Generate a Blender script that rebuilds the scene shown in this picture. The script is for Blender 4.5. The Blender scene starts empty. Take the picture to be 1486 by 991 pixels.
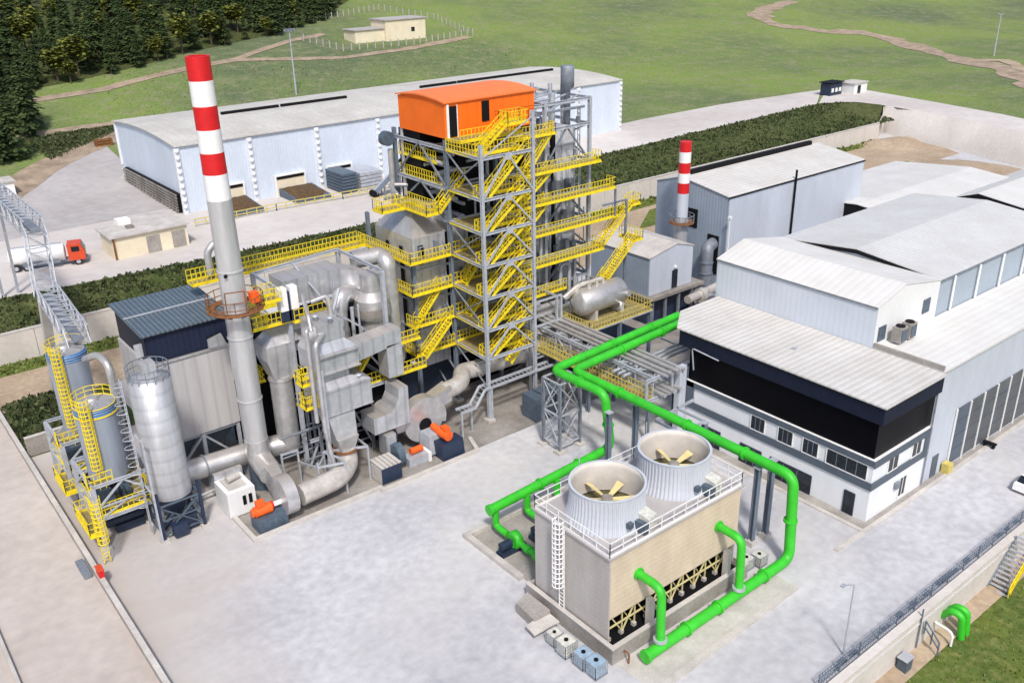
import bpy, math, random
from mathutils import Vector, Matrix
random.seed(7)
S = bpy.context.scene
COL = S.collection
# ---------------------------------------------------------------- camera
cam_d = bpy.data.cameras.new('camera'); cam = bpy.data.objects.new('camera', cam_d); COL.objects.link(cam)
YAW, PITCH, ROLL, FPX = 0.90325386, 0.41682056, -0.022675, 1327.61186
f = Vector((math.cos(PITCH)*math.cos(YAW), math.cos(PITCH)*math.sin(YAW), -math.sin(PITCH)))
r = f.cross(Vector((0, 0, 1))).normalized(); u = r.cross(f)
c_, s_ = math.cos(ROLL), math.sin(ROLL)
R_ = c_*r + s_*u; U_ = -s_*r + c_*u
cam.matrix_world = Matrix(((R_.x, U_.x, -f.x, 0), (R_.y, U_.y, -f.y, 0), (R_.z, U_.z, -f.z, 46), (0, 0, 0, 1)))
cam_d.sensor_width = 36; cam_d.lens = FPX/1486*36; cam_d.clip_end = 4000; cam_d.clip_start = 1
S.camera = cam
# ---------------------------------------------------------------- light
SUN_DIR = Vector((-0.42, -0.72, 1.05)).normalized()      # towards the sun
W = bpy.data.worlds.new('World'); S.world = W; W.use_nodes = True
wn = W.node_tree; wn.nodes.clear()
sky = wn.nodes.new('ShaderNodeTexSky'); sky.sky_type = 'NISHITA'; sky.sun_disc = False
sky.sun_elevation = math.asin(SUN_DIR.z); sky.sun_rotation = math.atan2(SUN_DIR.x, SUN_DIR.y)
sky.dust_density = 3.0; sky.air_density = 1.0; sky.ozone_density = 1.0
bg = wn.nodes.new('ShaderNodeBackground'); bg.inputs['Strength'].default_value = 0.125
wo = wn.nodes.new('ShaderNodeOutputWorld')
wn.links.new(sky.outputs[0], bg.inputs['Color']); wn.links.new(bg.outputs[0], wo.inputs['Surface'])
sl = bpy.data.lights.new('sun', 'SUN'); sl.energy = 2.5; sl.angle = math.radians(6); sl.color = (1, 0.95, 0.88)
so = bpy.data.objects.new('sun', sl); COL.objects.link(so)
so.rotation_euler = SUN_DIR.to_track_quat('Z', 'Y').to_euler()
S.view_settings.view_transform = 'Standard'; S.view_settings.look = 'None'
S.view_settings.gamma = 1; S.view_settings.use_curve_mapping = False
S.view_settings.exposure = 0.42
S.render.engine = 'CYCLES'
# ---------------------------------------------------------------- materials
def mat(name, col, rough=0.6, metal=0.0, var=0.12, scale=1.0, col2=None, corr=None, period=0.3, bump=0.3, spec=0.5, fine=0.0, lines=0.0, streak=0.0, dust=None):
    m = bpy.data.materials.new(name); m.use_nodes = True
    nt = m.node_tree; N = nt.nodes; L = nt.links
    b = N['Principled BSDF']; b.inputs['Roughness'].default_value = rough; b.inputs['Metallic'].default_value = metal
    b.inputs['Specular IOR Level'].default_value = spec
    tc = N.new('ShaderNodeTexCoord')
    no = N.new('ShaderNodeTexNoise'); no.inputs['Scale'].default_value = scale; no.inputs['Detail'].default_value = 8; no.inputs['Roughness'].default_value = 0.65
    L.new(tc.outputs['Object'], no.inputs['Vector'])
    if streak:
        mp = N.new('ShaderNodeMapping'); mp.inputs['Scale'].default_value = (1, 1, streak)
        L.new(tc.outputs['Object'], mp.inputs['Vector']); L.new(mp.outputs[0], no.inputs['Vector'])
    cr = N.new('ShaderNodeValToRGB'); cr.color_ramp.elements[0].position = 0.3; cr.color_ramp.elements[1].position = 0.72
    c2 = col2 or tuple(c*(1-var*2) for c in col)
    cr.color_ramp.elements[0].color = (*c2, 1)
    cr.color_ramp.elements[1].color = (*(tuple(min(1, c*(1+var*0.5)) for c in col)), 1)
    L.new(no.outputs['Fac'], cr.inputs['Fac'])
    out = cr.outputs['Color']
    if fine:
        n2 = N.new('ShaderNodeTexNoise'); n2.inputs['Scale'].default_value = scale*14; n2.inputs['Detail'].default_value = 5
        L.new(tc.outputs['Object'], n2.inputs['Vector'])
        mr = N.new('ShaderNodeMapRange'); mr.inputs['From Min'].default_value = 0.3; mr.inputs['From Max'].default_value = 0.7
        mr.inputs['To Min'].default_value = 1-fine; mr.inputs['To Max'].default_value = 1+fine*0.6
        L.new(n2.outputs['Fac'], mr.inputs['Value'])
        mx = N.new('ShaderNodeVectorMath'); mx.operation = 'SCALE'
        L.new(out, mx.inputs[0]); L.new(mr.outputs[0], mx.inputs['Scale']); out = mx.outputs[0]
    if corr:
        wv = N.new('ShaderNodeTexWave'); wv.wave_type = 'BANDS'; wv.bands_direction = corr; wv.wave_profile = 'SIN'
        wv.inputs['Scale'].default_value = 0.314/period
        L.new(tc.outputs['Object'], wv.inputs['Vector'])
        bp = N.new('ShaderNodeBump'); bp.inputs['Strength'].default_value = bump; bp.inputs['Distance'].default_value = 0.08
        L.new(wv.outputs['Fac'], bp.inputs['Height']); L.new(bp.outputs[0], b.inputs['Normal'])
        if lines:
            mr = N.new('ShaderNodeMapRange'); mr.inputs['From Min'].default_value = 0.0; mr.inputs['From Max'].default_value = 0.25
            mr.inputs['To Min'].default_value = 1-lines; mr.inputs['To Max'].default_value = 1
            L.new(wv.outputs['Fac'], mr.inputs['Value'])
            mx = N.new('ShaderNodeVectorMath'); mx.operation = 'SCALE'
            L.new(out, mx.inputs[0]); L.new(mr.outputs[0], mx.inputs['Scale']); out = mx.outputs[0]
    else:
        bp = N.new('ShaderNodeBump'); bp.inputs['Strength'].default_value = bump*0.5; bp.inputs['Distance'].default_value = 0.05
        L.new(no.outputs['Fac'], bp.inputs['Height']); L.new(bp.outputs[0], b.inputs['Normal'])
    if dust:
        ge = N.new('ShaderNodeNewGeometry'); sx = N.new('ShaderNodeSeparateXYZ'); L.new(ge.outputs['True Normal'], sx.inputs[0])
        mr = N.new('ShaderNodeMapRange'); mr.inputs['From Min'].default_value = 0.35; mr.inputs['From Max'].default_value = 0.95; mr.inputs['To Max'].default_value = 0.6
        L.new(sx.outputs['Z'], mr.inputs['Value'])
        mm = N.new('ShaderNodeMath'); mm.operation = 'MULTIPLY'; L.new(mr.outputs[0], mm.inputs[0])
        m5 = N.new('ShaderNodeMapRange'); m5.inputs['From Min'].default_value = 0.35; m5.inputs['From Max'].default_value = 0.6; m5.inputs['To Min'].default_value = 0.45
        L.new(no.outputs['Fac'], m5.inputs['Value']); L.new(m5.outputs[0], mm.inputs[1])
        mx = N.new('ShaderNodeMix'); mx.data_type = 'RGBA'; mx.inputs['B'].default_value = (*dust, 1)
        L.new(mm.outputs[0], mx.inputs['Factor']); L.new(out, mx.inputs['A']); out = mx.outputs['Result']
    L.new(out, b.inputs['Base Color'])
    return m
M = {}
M['galv'] = mat('galvanised_steel', (0.50, 0.53, 0.59), 0.5, 0.3, 0.15, 1.5)
M['galv_dark'] = mat('weathered_steel', (0.24, 0.27, 0.32), 0.55, 0.25, 0.2, 1.5)
M['column'] = mat('column_paint', (0.16, 0.20, 0.26), 0.55, 0.1, 0.15, 1)
M['duct'] = mat('aluminium_cladding', (0.60, 0.60, 0.61), 0.36, 0.55, 0.16, 0.9, col2=(0.40, 0.40, 0.41), fine=0.12, dust=(0.52, 0.46, 0.40))
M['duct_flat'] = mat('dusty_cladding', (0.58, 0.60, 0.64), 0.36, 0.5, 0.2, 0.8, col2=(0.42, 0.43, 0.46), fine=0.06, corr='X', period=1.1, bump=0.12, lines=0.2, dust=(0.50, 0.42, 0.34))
M['pipe_lag'] = mat('pipe_lagging', (0.62, 0.60, 0.58), 0.42, 0.35, 0.15, 1.2, col2=(0.42, 0.38, 0.33))
M['tankm'] = mat('tank_steel', (0.40, 0.46, 0.56), 0.42, 0.45, 0.14, 0.8, streak=0.15)
M['silom'] = mat('silo_steel', (0.50, 0.51, 0.54), 0.45, 0.4, 0.18, 0.8, streak=0.15, corr='Z', period=1.2, bump=0.15, lines=0.12)
M['chim'] = mat('chimney_steel', (0.62, 0.63, 0.65), 0.36, 0.45, 0.12, 0.8, streak=0.2)
M['red'] = mat('signal_red_paint', (0.62, 0.008, 0.012), 0.5, 0, 0.1, 2)
M['white'] = mat('white_paint', (0.80, 0.80, 0.80), 0.5, 0, 0.05, 2)
M['gate'] = mat('gate_grey', (0.11, 0.12, 0.13), 0.5, 0.1, 0.2, 0.8, streak=0.3)
M['panelm'] = mat('boiler_panel', (0.60, 0.61, 0.65), 0.6, 0.1, 0.1, 0.8, col2=(0.45, 0.45, 0.48), fine=0.1)
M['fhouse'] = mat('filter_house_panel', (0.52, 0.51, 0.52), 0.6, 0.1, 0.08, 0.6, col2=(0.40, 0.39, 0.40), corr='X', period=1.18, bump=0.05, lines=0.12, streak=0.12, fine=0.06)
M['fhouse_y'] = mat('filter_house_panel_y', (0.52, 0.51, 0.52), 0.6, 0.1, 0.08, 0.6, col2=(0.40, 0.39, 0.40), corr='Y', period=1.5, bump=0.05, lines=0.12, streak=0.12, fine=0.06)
M['yellow'] = mat('yellow_paint', (0.82, 0.68, 0.010), 0.5, 0, 0.12, 2.5, col2=(0.60, 0.44, 0.02))
M['yellow_old'] = mat('faded_yellow_paint', (0.62, 0.52, 0.10), 0.6, 0, 0.15, 2, col2=(0.42, 0.34, 0.12))
M['grate'] = mat('grating', (0.36, 0.30, 0.12), 0.7, 0.1, 0.25, 3, col2=(0.14, 0.11, 0.06))
M['green'] = mat('green_pipe_paint', (0.04, 0.52, 0.025), 0.5, 0, 0.12, 0.9, col2=(0.03, 0.38, 0.02), fine=0.08)
M['orange'] = mat('orange_sheet', (0.92, 0.16, 0.006), 0.5, 0, 0.06, 0.6, corr='X', period=1.1, bump=0.1, lines=0.10, fine=0.04)
M['orange_roof'] = mat('orange_roof_sheet', (0.90, 0.20, 0.04), 0.5, 0, 0.08, 0.7, corr='X', period=0.5, bump=0.3)
M['orange_eq'] = mat('orange_motor_paint', (0.85, 0.12, 0.01), 0.5, 0, 0.15, 4)
M['black'] = mat('dark_opening', (0.006, 0.006, 0.008), 0.7, 0, 0.1, 2, spec=0.2)
M['navy'] = mat('navy_sheet', (0.008, 0.012, 0.034), 0.55, 0.1, 0.12, 1, corr='Y', period=0.5, bump=0.2, spec=0.3)
M['navy_x'] = mat('navy_sheet_x', (0.014, 0.021, 0.05), 0.55, 0.1, 0.12, 1, corr='X', period=0.5, bump=0.2, spec=0.3)
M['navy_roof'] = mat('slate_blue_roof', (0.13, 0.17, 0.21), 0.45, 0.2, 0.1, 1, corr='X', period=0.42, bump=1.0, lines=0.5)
M['glass'] = mat('dark_glass', (0.003, 0.003, 0.005), 0.35, 0, 0.2, 1, spec=0.08)
M['glassr'] = mat('window_glass', (0.02, 0.026, 0.035), 0.15, 0, 0.3, 2, spec=0.4)
M['owhite'] = mat('office_render', (0.74, 0.76, 0.80), 0.7, 0, 0.05, 0.5, streak=0.3)
M['oband'] = mat('office_band', (0.085, 0.11, 0.145), 0.5, 0, 0.1, 0.7)
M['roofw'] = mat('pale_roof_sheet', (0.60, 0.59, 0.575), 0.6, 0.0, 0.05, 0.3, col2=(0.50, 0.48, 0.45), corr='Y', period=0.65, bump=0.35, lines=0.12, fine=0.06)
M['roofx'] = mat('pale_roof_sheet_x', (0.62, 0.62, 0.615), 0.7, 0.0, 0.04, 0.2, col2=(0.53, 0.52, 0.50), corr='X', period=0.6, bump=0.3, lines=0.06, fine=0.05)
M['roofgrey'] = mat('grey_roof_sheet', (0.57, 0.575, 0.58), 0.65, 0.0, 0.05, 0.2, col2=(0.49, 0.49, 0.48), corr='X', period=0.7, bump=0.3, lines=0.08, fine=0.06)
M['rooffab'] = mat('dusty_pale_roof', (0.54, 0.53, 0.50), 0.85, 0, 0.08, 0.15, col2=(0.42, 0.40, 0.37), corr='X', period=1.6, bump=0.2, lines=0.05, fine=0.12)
M['cladw'] = mat('pale_blue_cladding', (0.60, 0.67, 0.78), 0.65, 0, 0.08, 0.15, corr='X', period=0.5, bump=0.25, streak=0.25, fine=0.05)
M['cladwy'] = mat('pale_blue_cladding_y', (0.62, 0.69, 0.79), 0.65, 0, 0.08, 0.15, corr='Y', period=0.5, bump=0.25, streak=0.25, fine=0.05)
M['cladg'] = mat('blue_grey_cladding', (0.30, 0.36, 0.44), 0.6, 0, 0.08, 0.3, corr='Y', period=0.5, bump=0.25)
M['cladl'] = mat('light_grey_cladding', (0.50, 0.54, 0.62), 0.6, 0, 0.08, 0.3, corr='X', period=0.5, bump=0.25, streak=0.3)
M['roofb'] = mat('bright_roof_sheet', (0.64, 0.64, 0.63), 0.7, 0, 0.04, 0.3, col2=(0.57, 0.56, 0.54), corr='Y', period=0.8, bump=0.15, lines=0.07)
M['cladg2'] = mat('grey_blue_side_cladding', (0.34, 0.40, 0.47), 0.6, 0, 0.06, 0.3, corr='X', period=0.5, bump=0.2)
M['cladbut'] = mat('pale_knob_strip', (0.72, 0.75, 0.80), 0.6, 0, 0.1, 1)
M['cladwhite'] = mat('white_cladding', (0.70, 0.71, 0.72), 0.6, 0, 0.04, 0.3, corr='X', period=0.6, bump=0.1)
M['clad_shade'] = mat('shaded_white_cladding', (0.56, 0.61, 0.69), 0.6, 0, 0.04, 0.3, corr='Y', period=0.6, bump=0.1)  # white cladding darkened and blued; paints the shaded front into the colour
M['conc'] = mat('yard_concrete', (0.53, 0.53, 0.55), 0.85, 0, 0.1, 0.09, col2=(0.36, 0.365, 0.40), fine=0.16, bump=0.1)
def _yard(m):
    nt = m.node_tree; N = nt.nodes; L = nt.links; b = N['Principled BSDF']; src = b.inputs['Base Color'].links[0].from_socket
    tc = N.new('ShaderNodeTexCoord'); no = N.new('ShaderNodeTexNoise'); no.inputs['Scale'].default_value = 0.08; no.inputs['Detail'].default_value = 6
    L.new(tc.outputs['Object'], no.inputs['Vector']); sx = N.new('ShaderNodeSeparateXYZ'); L.new(tc.outputs['Object'], sx.inputs[0])
    a = N.new('ShaderNodeMath'); a.operation = 'MULTIPLY_ADD'; a.inputs[1].default_value = 26; L.new(no.outputs['Fac'], a.inputs[0]); L.new(sx.outputs['X'], a.inputs[2])
    b2 = N.new('ShaderNodeMath'); b2.operation = 'MULTIPLY_ADD'; b2.inputs[1].default_value = -0.22; L.new(sx.outputs['Y'], b2.inputs[0]); L.new(a.outputs[0], b2.inputs[2])
    mr = N.new('ShaderNodeMapRange'); mr.inputs['From Min'].default_value = 24; mr.inputs['From Max'].default_value = 10; L.new(b2.outputs[0], mr.inputs['Value'])
    mx = N.new('ShaderNodeMix'); mx.data_type = 'RGBA'; mx.inputs['B'].default_value = (0.42, 0.375, 0.345, 1); L.new(mr.outputs[0], mx.inputs['Factor']); L.new(src, mx.inputs['A'])
    # broad pale and bluish washes
    n2 = N.new('ShaderNodeTexNoise'); n2.inputs['Scale'].default_value = 0.045; n2.inputs['Detail'].default_value = 4; n2.inputs['Distortion'].default_value = 1.5; L.new(tc.outputs['Object'], n2.inputs['Vector'])
    m2 = N.new('ShaderNodeMapRange'); m2.inputs['From Min'].default_value = 0.45; m2.inputs['From Max'].default_value = 0.65; m2.inputs['To Max'].default_value = 0.55; L.new(n2.outputs['Fac'], m2.inputs['Value'])
    m3 = N.new('ShaderNodeMix'); m3.data_type = 'RGBA'; m3.inputs['B'].default_value = (0.50, 0.485, 0.47, 1); L.new(m2.outputs[0], m3.inputs['Factor']); L.new(mx.outputs['Result'], m3.inputs['A'])
    L.new(m3.outputs['Result'], b.inputs['Base Color'])
_yard(M['conc'])
M['conc_tan'] = mat('sandy_concrete', (0.50, 0.455, 0.42), 0.9, 0, 0.1, 0.07, col2=(0.40, 0.35, 0.32), fine=0.10, bump=0.1)
M['conc_far'] = mat('terrace_concrete', (0.56, 0.53, 0.51), 0.9, 0, 0.1, 0.04, col2=(0.44, 0.40, 0.38), fine=0.08, bump=0.1)
M['conc_yardl'] = mat('grey_yard_concrete', (0.43, 0.41, 0.41), 0.9, 0, 0.1, 0.05, col2=(0.34, 0.32, 0.315), fine=0.10, bump=0.1)
M['kerb'] = mat('kerb_concrete', (0.54, 0.51, 0.48), 0.9, 0, 0.15, 0.5, fine=0.1)
M['wallc'] = mat('wall_concrete', (0.60, 0.57, 0.54), 0.9, 0, 0.1, 0.12, col2=(0.50, 0.46, 0.42), fine=0.08, streak=0.5)
M['wallg'] = mat('grey_wall_concrete', (0.36, 0.34, 0.32), 0.9, 0, 0.15, 0.4, col2=(0.22, 0.20, 0.18), fine=0.15)
M['dirtyc'] = mat('stained_concrete', (0.31, 0.29, 0.27), 0.9, 0, 0.2, 0.3, col2=(0.15, 0.135, 0.12), fine=0.15)
M['dirt'] = mat('bare_earth', (0.40, 0.32, 0.23), 0.95, 0, 0.2, 0.12, col2=(0.30, 0.22, 0.15), fine=0.2)
M['track'] = mat('pale_track', (0.40, 0.31, 0.23), 0.95, 0, 0.2, 0.30, col2=(0.19, 0.145, 0.10), fine=0.25)
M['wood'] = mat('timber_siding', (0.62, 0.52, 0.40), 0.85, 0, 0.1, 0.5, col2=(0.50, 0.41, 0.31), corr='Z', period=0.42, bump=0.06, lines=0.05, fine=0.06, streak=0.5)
M['wood_shade'] = mat('shaded_timber_siding', (0.46, 0.44, 0.43), 0.85, 0, 0.1, 0.5, col2=(0.36, 0.33, 0.31), corr='Z', period=0.42, bump=0.05, lines=0.04, fine=0.05, streak=0.3)  # timber siding greyed down; side-face shade is put into the colour
M['frp'] = mat('fan_stack_plastic', (0.50, 0.53, 0.59), 0.5, 0, 0.05, 0.8, streak=0.2)
M['frp_in'] = mat('fan_stack_lining', (0.62, 0.58, 0.54), 0.6, 0, 0.1, 0.8)
M['blade'] = mat('cream_fan_blade', (0.66, 0.57, 0.28), 0.5, 0, 0.1, 2)
M['olive'] = mat('wet_fill_pack', (0.10, 0.09, 0.035), 0.7, 0, 0.3, 2, col2=(0.04, 0.035, 0.015))
M['cream'] = mat('cream_render', (0.74, 0.66, 0.50), 0.8, 0, 0.08, 0.5)
M['beam_cream'] = mat('cream_brace', (0.62, 0.55, 0.28), 0.7, 0, 0.1, 1)
M['bluecap'] = mat('blue_tank_top', (0.035, 0.17, 0.42), 0.5, 0, 0.1, 2)
M['navy_eq'] = mat('navy_machine_paint', (0.02, 0.035, 0.075), 0.5, 0.1, 0.2, 3)
M['bluegrey_eq'] = mat('blue_grey_machine', (0.10, 0.14, 0.19), 0.5, 0.2, 0.2, 3)
M['rust'] = mat('rusty_steel', (0.26, 0.11, 0.035), 0.8, 0.1, 0.2, 3, col2=(0.12, 0.05, 0.02))
M['brown'] = mat('biomass_heap', (0.13, 0.075, 0.032), 1, 0, 0.3, 2, col2=(0.04, 0.025, 0.012), fine=0.4)
M['truckred'] = mat('truck_red', (0.62, 0.07, 0.02), 0.4, 0, 0.1, 2)
M['tyre'] = mat('tyre_rubber', (0.02, 0.02, 0.02), 0.8, 0, 0.1, 3)
M['totew'] = mat('white_tote', (0.62, 0.62, 0.56), 0.5, 0, 0.2, 3)
M['toteb'] = mat('pale_blue_tote', (0.30, 0.42, 0.55), 0.5, 0, 0.2, 3)
M['tote_cage'] = mat('cage_wire', (0.45, 0.48, 0.52), 0.4, 0.4, 0.1, 3)
M['bark'] = mat('bark', (0.10, 0.07, 0.05), 0.9, 0, 0.2, 3)
M['fenceposts'] = mat('fence_post_concrete', (0.45, 0.42, 0.38), 0.9, 0, 0.1, 3)
def leafmat(name, c1, c2):
    m = bpy.data.materials.new(name); m.use_nodes = True; nt = m.node_tree; N = nt.nodes; L = nt.links
    b = N['Principled BSDF']; b.inputs['Roughness'].default_value = 0.8; b.inputs['Specular IOR Level'].default_value = 0.2
    g = N.new('ShaderNodeNewGeometry'); cr = N.new('ShaderNodeValToRGB')
    cr.color_ramp.elements[0].color = (*c1, 1); cr.color_ramp.elements[1].color = (*c2, 1)
    L.new(g.outputs['Random Per Island'], cr.inputs['Fac']); L.new(cr.outputs[0], b.inputs['Base Color'])
    return m
M['leafdark'] = leafmat('dark_conifer_needles', (0.014, 0.030, 0.013), (0.070, 0.102, 0.030))
M['leafmid'] = leafmat('olive_tree_leaves', (0.05, 0.07, 0.012), (0.20, 0.21, 0.035))
M['leafbank'] = leafmat('bank_leaves', (0.020, 0.032, 0.012), (0.10, 0.12, 0.05))
M['leafyel'] = leafmat('meadow_tufts', (0.06, 0.10, 0.02), (0.20, 0.22, 0.07))
def grassmat(name, ca, cb, cc, s1=0.012, s2=0.25):
    m = bpy.data.materials.new(name); m.use_nodes = True; nt = m.node_tree; N = nt.nodes; L = nt.links
    b = N['Principled BSDF']; b.inputs['Roughness'].default_value = 0.95; b.inputs['Specular IOR Level'].default_value = 0.1
    tc = N.new('ShaderNodeTexCoord')
    a = N.new('ShaderNodeTexNoise'); a.inputs['Scale'].default_value = s1; a.inputs['Detail'].default_value = 9; a.inputs['Roughness'].default_value = 0.65
    d = N.new('ShaderNodeTexNoise'); d.inputs['Scale'].default_value = s2; d.inputs['Detail'].default_value = 9; d.inputs['Roughness'].default_value = 0.7
    for n in (a, d): L.new(tc.outputs['Object'], n.inputs['Vector'])
    r1 = N.new('ShaderNodeValToRGB'); r1.color_ramp.elements[0].position = 0.40; r1.color_ramp.elements[1].position = 0.60
    r1.color_ramp.elements[0].color = (*ca, 1); r1.color_ramp.elements[1].color = (*cb, 1)
    L.new(a.outputs['Fac'], r1.inputs['Fac'])
    r2 = N.new('ShaderNodeMapRange'); r2.inputs['From Min'].default_value = 0.48; r2.inputs['From Max'].default_value = 0.72
    L.new(d.outputs['Fac'], r2.inputs['Value'])
    mx = N.new('ShaderNodeMix'); mx.data_type = 'RGBA'; mx.inputs['B'].default_value = (*cc, 1)
    L.new(r2.outputs[0], mx.inputs['Factor']); L.new(r1.outputs[0], mx.inputs['A'])
    n3 = N.new('ShaderNodeTexNoise'); n3.inputs['Scale'].default_value = 1.6; n3.inputs['Detail'].default_value = 6
    L.new(tc.outputs['Object'], n3.inputs['Vector'])
    m3 = N.new('ShaderNodeMapRange'); m3.inputs['From Min'].default_value = 0.3; m3.inputs['From Max'].default_value = 0.7
    m3.inputs['To Min'].default_value = 0.8; m3.inputs['To Max'].default_value = 1.25
    L.new(n3.outputs['Fac'], m3.inputs['Value'])
    vm = N.new('ShaderNodeVectorMath'); vm.operation = 'SCALE'; L.new(mx.outputs['Result'], vm.inputs[0]); L.new(m3.outputs[0], vm.inputs['Scale'])
    L.new(vm.outputs[0], b.inputs['Base Color'])
    bp = N.new('ShaderNodeBump'); bp.inputs['Strength'].default_value = 0.5; bp.inputs['Distance'].default_value = 0.4
    L.new(d.outputs['Fac'], bp.inputs['Height']); L.new(bp.outputs[0], b.inputs['Normal'])
    return m
M['grass'] = grassmat('meadow_grass', (0.165, 0.225, 0.062), (0.105, 0.138, 0.072), (0.22, 0.215, 0.13))
M['grass_near'] = grassmat('rough_grass', (0.11, 0.145, 0.03), (0.08, 0.12, 0.03), (0.20, 0.20, 0.07), 0.2, 1.2)
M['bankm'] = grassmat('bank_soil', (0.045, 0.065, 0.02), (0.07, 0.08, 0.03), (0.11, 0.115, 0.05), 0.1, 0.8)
# ---------------------------------------------------------------- mesh builder
def V(*a): return Vector(a)
class MB:
    def __init__(s): s.v = []; s.f = []; s.sm = []
    def add(s, vs, fs, smooth=False):
        o = len(s.v); s.v += [tuple(v) for v in vs]
        for q in fs: s.f.append(tuple(o+i for i in q)); s.sm.append(smooth)
        return s
    def box(s, x0, y0, z0, x1, y1, z1):
        if x0 > x1: x0, x1 = x1, x0
        if y0 > y1: y0, y1 = y1, y0
        if z0 > z1: z0, z1 = z1, z0
        vs = [(x0,y0,z0),(x1,y0,z0),(x1,y1,z0),(x0,y1,z0),(x0,y0,z1),(x1,y0,z1),(x1,y1,z1),(x0,y1,z1)]
        return s.add(vs, [(0,3,2,1),(4,5,6,7),(0,1,5,4),(1,2,6,5),(2,3,7,6),(3,0,4,7)])
    def hexa(s, b, t):          # b, t: four bottom / top points, counter-clockwise
        return s.add(list(b)+list(t), [(0,3,2,1),(4,5,6,7),(0,1,5,4),(1,2,6,5),(2,3,7,6),(3,0,4,7)])
    def bar(s, p, q, w, h=None, up=(0,0,1)):
        p = Vector(p); q = Vector(q); h = h or w; d = q-p
        if d.length < 1e-6: return s
        d.normalize(); u = Vector(up)
        if abs(d.dot(u)) > 0.98: u = Vector((1,0,0))
        a = d.cross(u).normalized()*w/2; b = a.cross(d).normalized()*h/2
        return s.add([p-a-b,p+a-b,p+a+b,p-a+b,q-a-b,q+a-b,q+a+b,q-a+b], [(0,3,2,1),(4,5,6,7),(0,1,5,4),(1,2,6,5),(2,3,7,6),(3,0,4,7)])
    def ibeam(s, p, q, w, h, t=0.03, up=(0,0,1)):
        p = Vector(p); q = Vector(q); d = (q-p).normalized(); u = Vector(up)
        if abs(d.dot(u)) > 0.98: u = Vector((0,1,0))
        a = d.cross(u).normalized(); b = a.cross(d).normalized()
        s.bar(p, q, t, h-0.08, up=tuple(b))
        for k in (-1, 1): s.bar(p+b*k*(h/2-0.02), q+b*k*(h/2-0.02), w, 0.045, up=tuple(b))
        return s
    def tube(s, pts, rad, n=12, caps=True, smooth=True):
        pts = [Vector(p) for p in pts]; R = rad if isinstance(rad, (list, tuple)) else [rad]*len(pts)
        t0 = (pts[1]-pts[0]).normalized(); up = Vector((0,0,1)) if abs(t0.z) < 0.9 else Vector((1,0,0))
        a = t0.cross(up).normalized(); rings = []; pt = t0
        for i, p in enumerate(pts):
            if i == 0: t = t0
            elif i == len(pts)-1: t = (pts[i]-pts[i-1]).normalized()
            else: t = ((pts[i+1]-p).normalized()+(p-pts[i-1]).normalized()).normalized()
            a = (a-t*a.dot(t)).normalized(); b = t.cross(a)
            k = 1.0
            if 0 < i < len(pts)-1:
                cs = max(0.5, (p-pts[i-1]).normalized().dot(t)); k = 1/cs if cs < 0.995 else 1
            rings.append([p+(a*math.cos(2*math.pi*j/n)+b*math.sin(2*math.pi*j/n))*R[i] for j in range(n)])
        o = [v for rg in rings for v in rg]; fs = []
        for i in range(len(pts)-1):
            for j in range(n): fs.append((i*n+j, i*n+(j+1) % n, (i+1)*n+(j+1) % n, (i+1)*n+j))
        s.add(o, fs, smooth)
        if caps:
            s.add(rings[0], [tuple(range(n-1, -1, -1))]); s.add(rings[-1], [tuple(range(n))])
        return s
    def lathe(s, prof, cx, cy, n=32, smooth=True, cap_t=True, cap_b=True):   # prof: (r, z)
        vs = []; fs = []
        for (r0, z) in prof:
            for j in range(n):
                a = 2*math.pi*j/n; vs.append((cx+r0*math.cos(a), cy+r0*math.sin(a), z))
        for i in range(len(prof)-1):
            for j in range(n): fs.append((i*n+j, i*n+(j+1) % n, (i+1)*n+(j+1) % n, (i+1)*n+j))
        s.add(vs, fs, smooth)
        if cap_b: s.add(vs[:n], [tuple(range(n-1, -1, -1))])
        if cap_t: s.add(vs[-n:], [tuple(range(n))])
        return s
    def prism(s, poly, ax, a0, a1):   # ax 'x': poly (y,z); 'y': poly (x,z); 'z': poly (x,y)
        def P(p, a): return {'x': (a, p[0], p[1]), 'y': (p[0], a, p[1]), 'z': (p[0], p[1], a)}[ax]
        n = len(poly); vs = [P(p, a0) for p in poly]+[P(p, a1) for p in poly]
        fs = [tuple(range(n)), tuple(range(2*n-1, n-1, -1))]+[(i, n+i, n+(i+1) % n, (i+1) % n) for i in range(n)]
        return s.add(vs, fs)
    def ring(s, cx, cy, z, r0, tr=0.04, n=32, a0=0, a1=360, seg=6):
        k = max(3, int(n*(a1-a0)/360)); pts = [(cx+r0*math.cos(math.radians(a0+(a1-a0)*i/k)), cy+r0*math.sin(math.radians(a0+(a1-a0)*i/k)), z) for i in range(k+1)]
        return s.tube(pts, tr, seg, caps=False)
    def build(s, name, m, parent=None, recalc=True):
        me = bpy.data.meshes.new(name); off = Vector((0, 0, 0))
        pr = parent
        while pr is not None: off += pr.location; pr = pr.parent
        me.from_pydata([tuple(Vector(v)-off) for v in s.v], [], s.f); me.update()
        if recalc:
            import bmesh
            bm = bmesh.new(); bm.from_mesh(me); bmesh.ops.recalc_face_normals(bm, faces=bm.faces); bm.to_mesh(me); bm.free()
        me.polygons.foreach_set('use_smooth', s.sm) if len(s.sm) == len(me.polygons) else None
        me.materials.append(m if not isinstance(m, str) else M[m])
        o = bpy.data.objects.new(name, me); COL.objects.link(o)
        if parent is not None: o.parent = parent
        return o
def _wrap(fn):
    def g(s, *a, **k):
        d = getattr(s, 'depth', 0)
        if d == 0: s.__dict__.setdefault('marks', []).append((len(s.v), len(s.f)))
        s.depth = d+1; r_ = fn(s, *a, **k); s.depth = d; return r_
    return g
for _n in ('box', 'hexa', 'bar', 'ibeam', 'tube', 'lathe', 'prism'): setattr(MB, _n, _wrap(getattr(MB, _n)))
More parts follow.
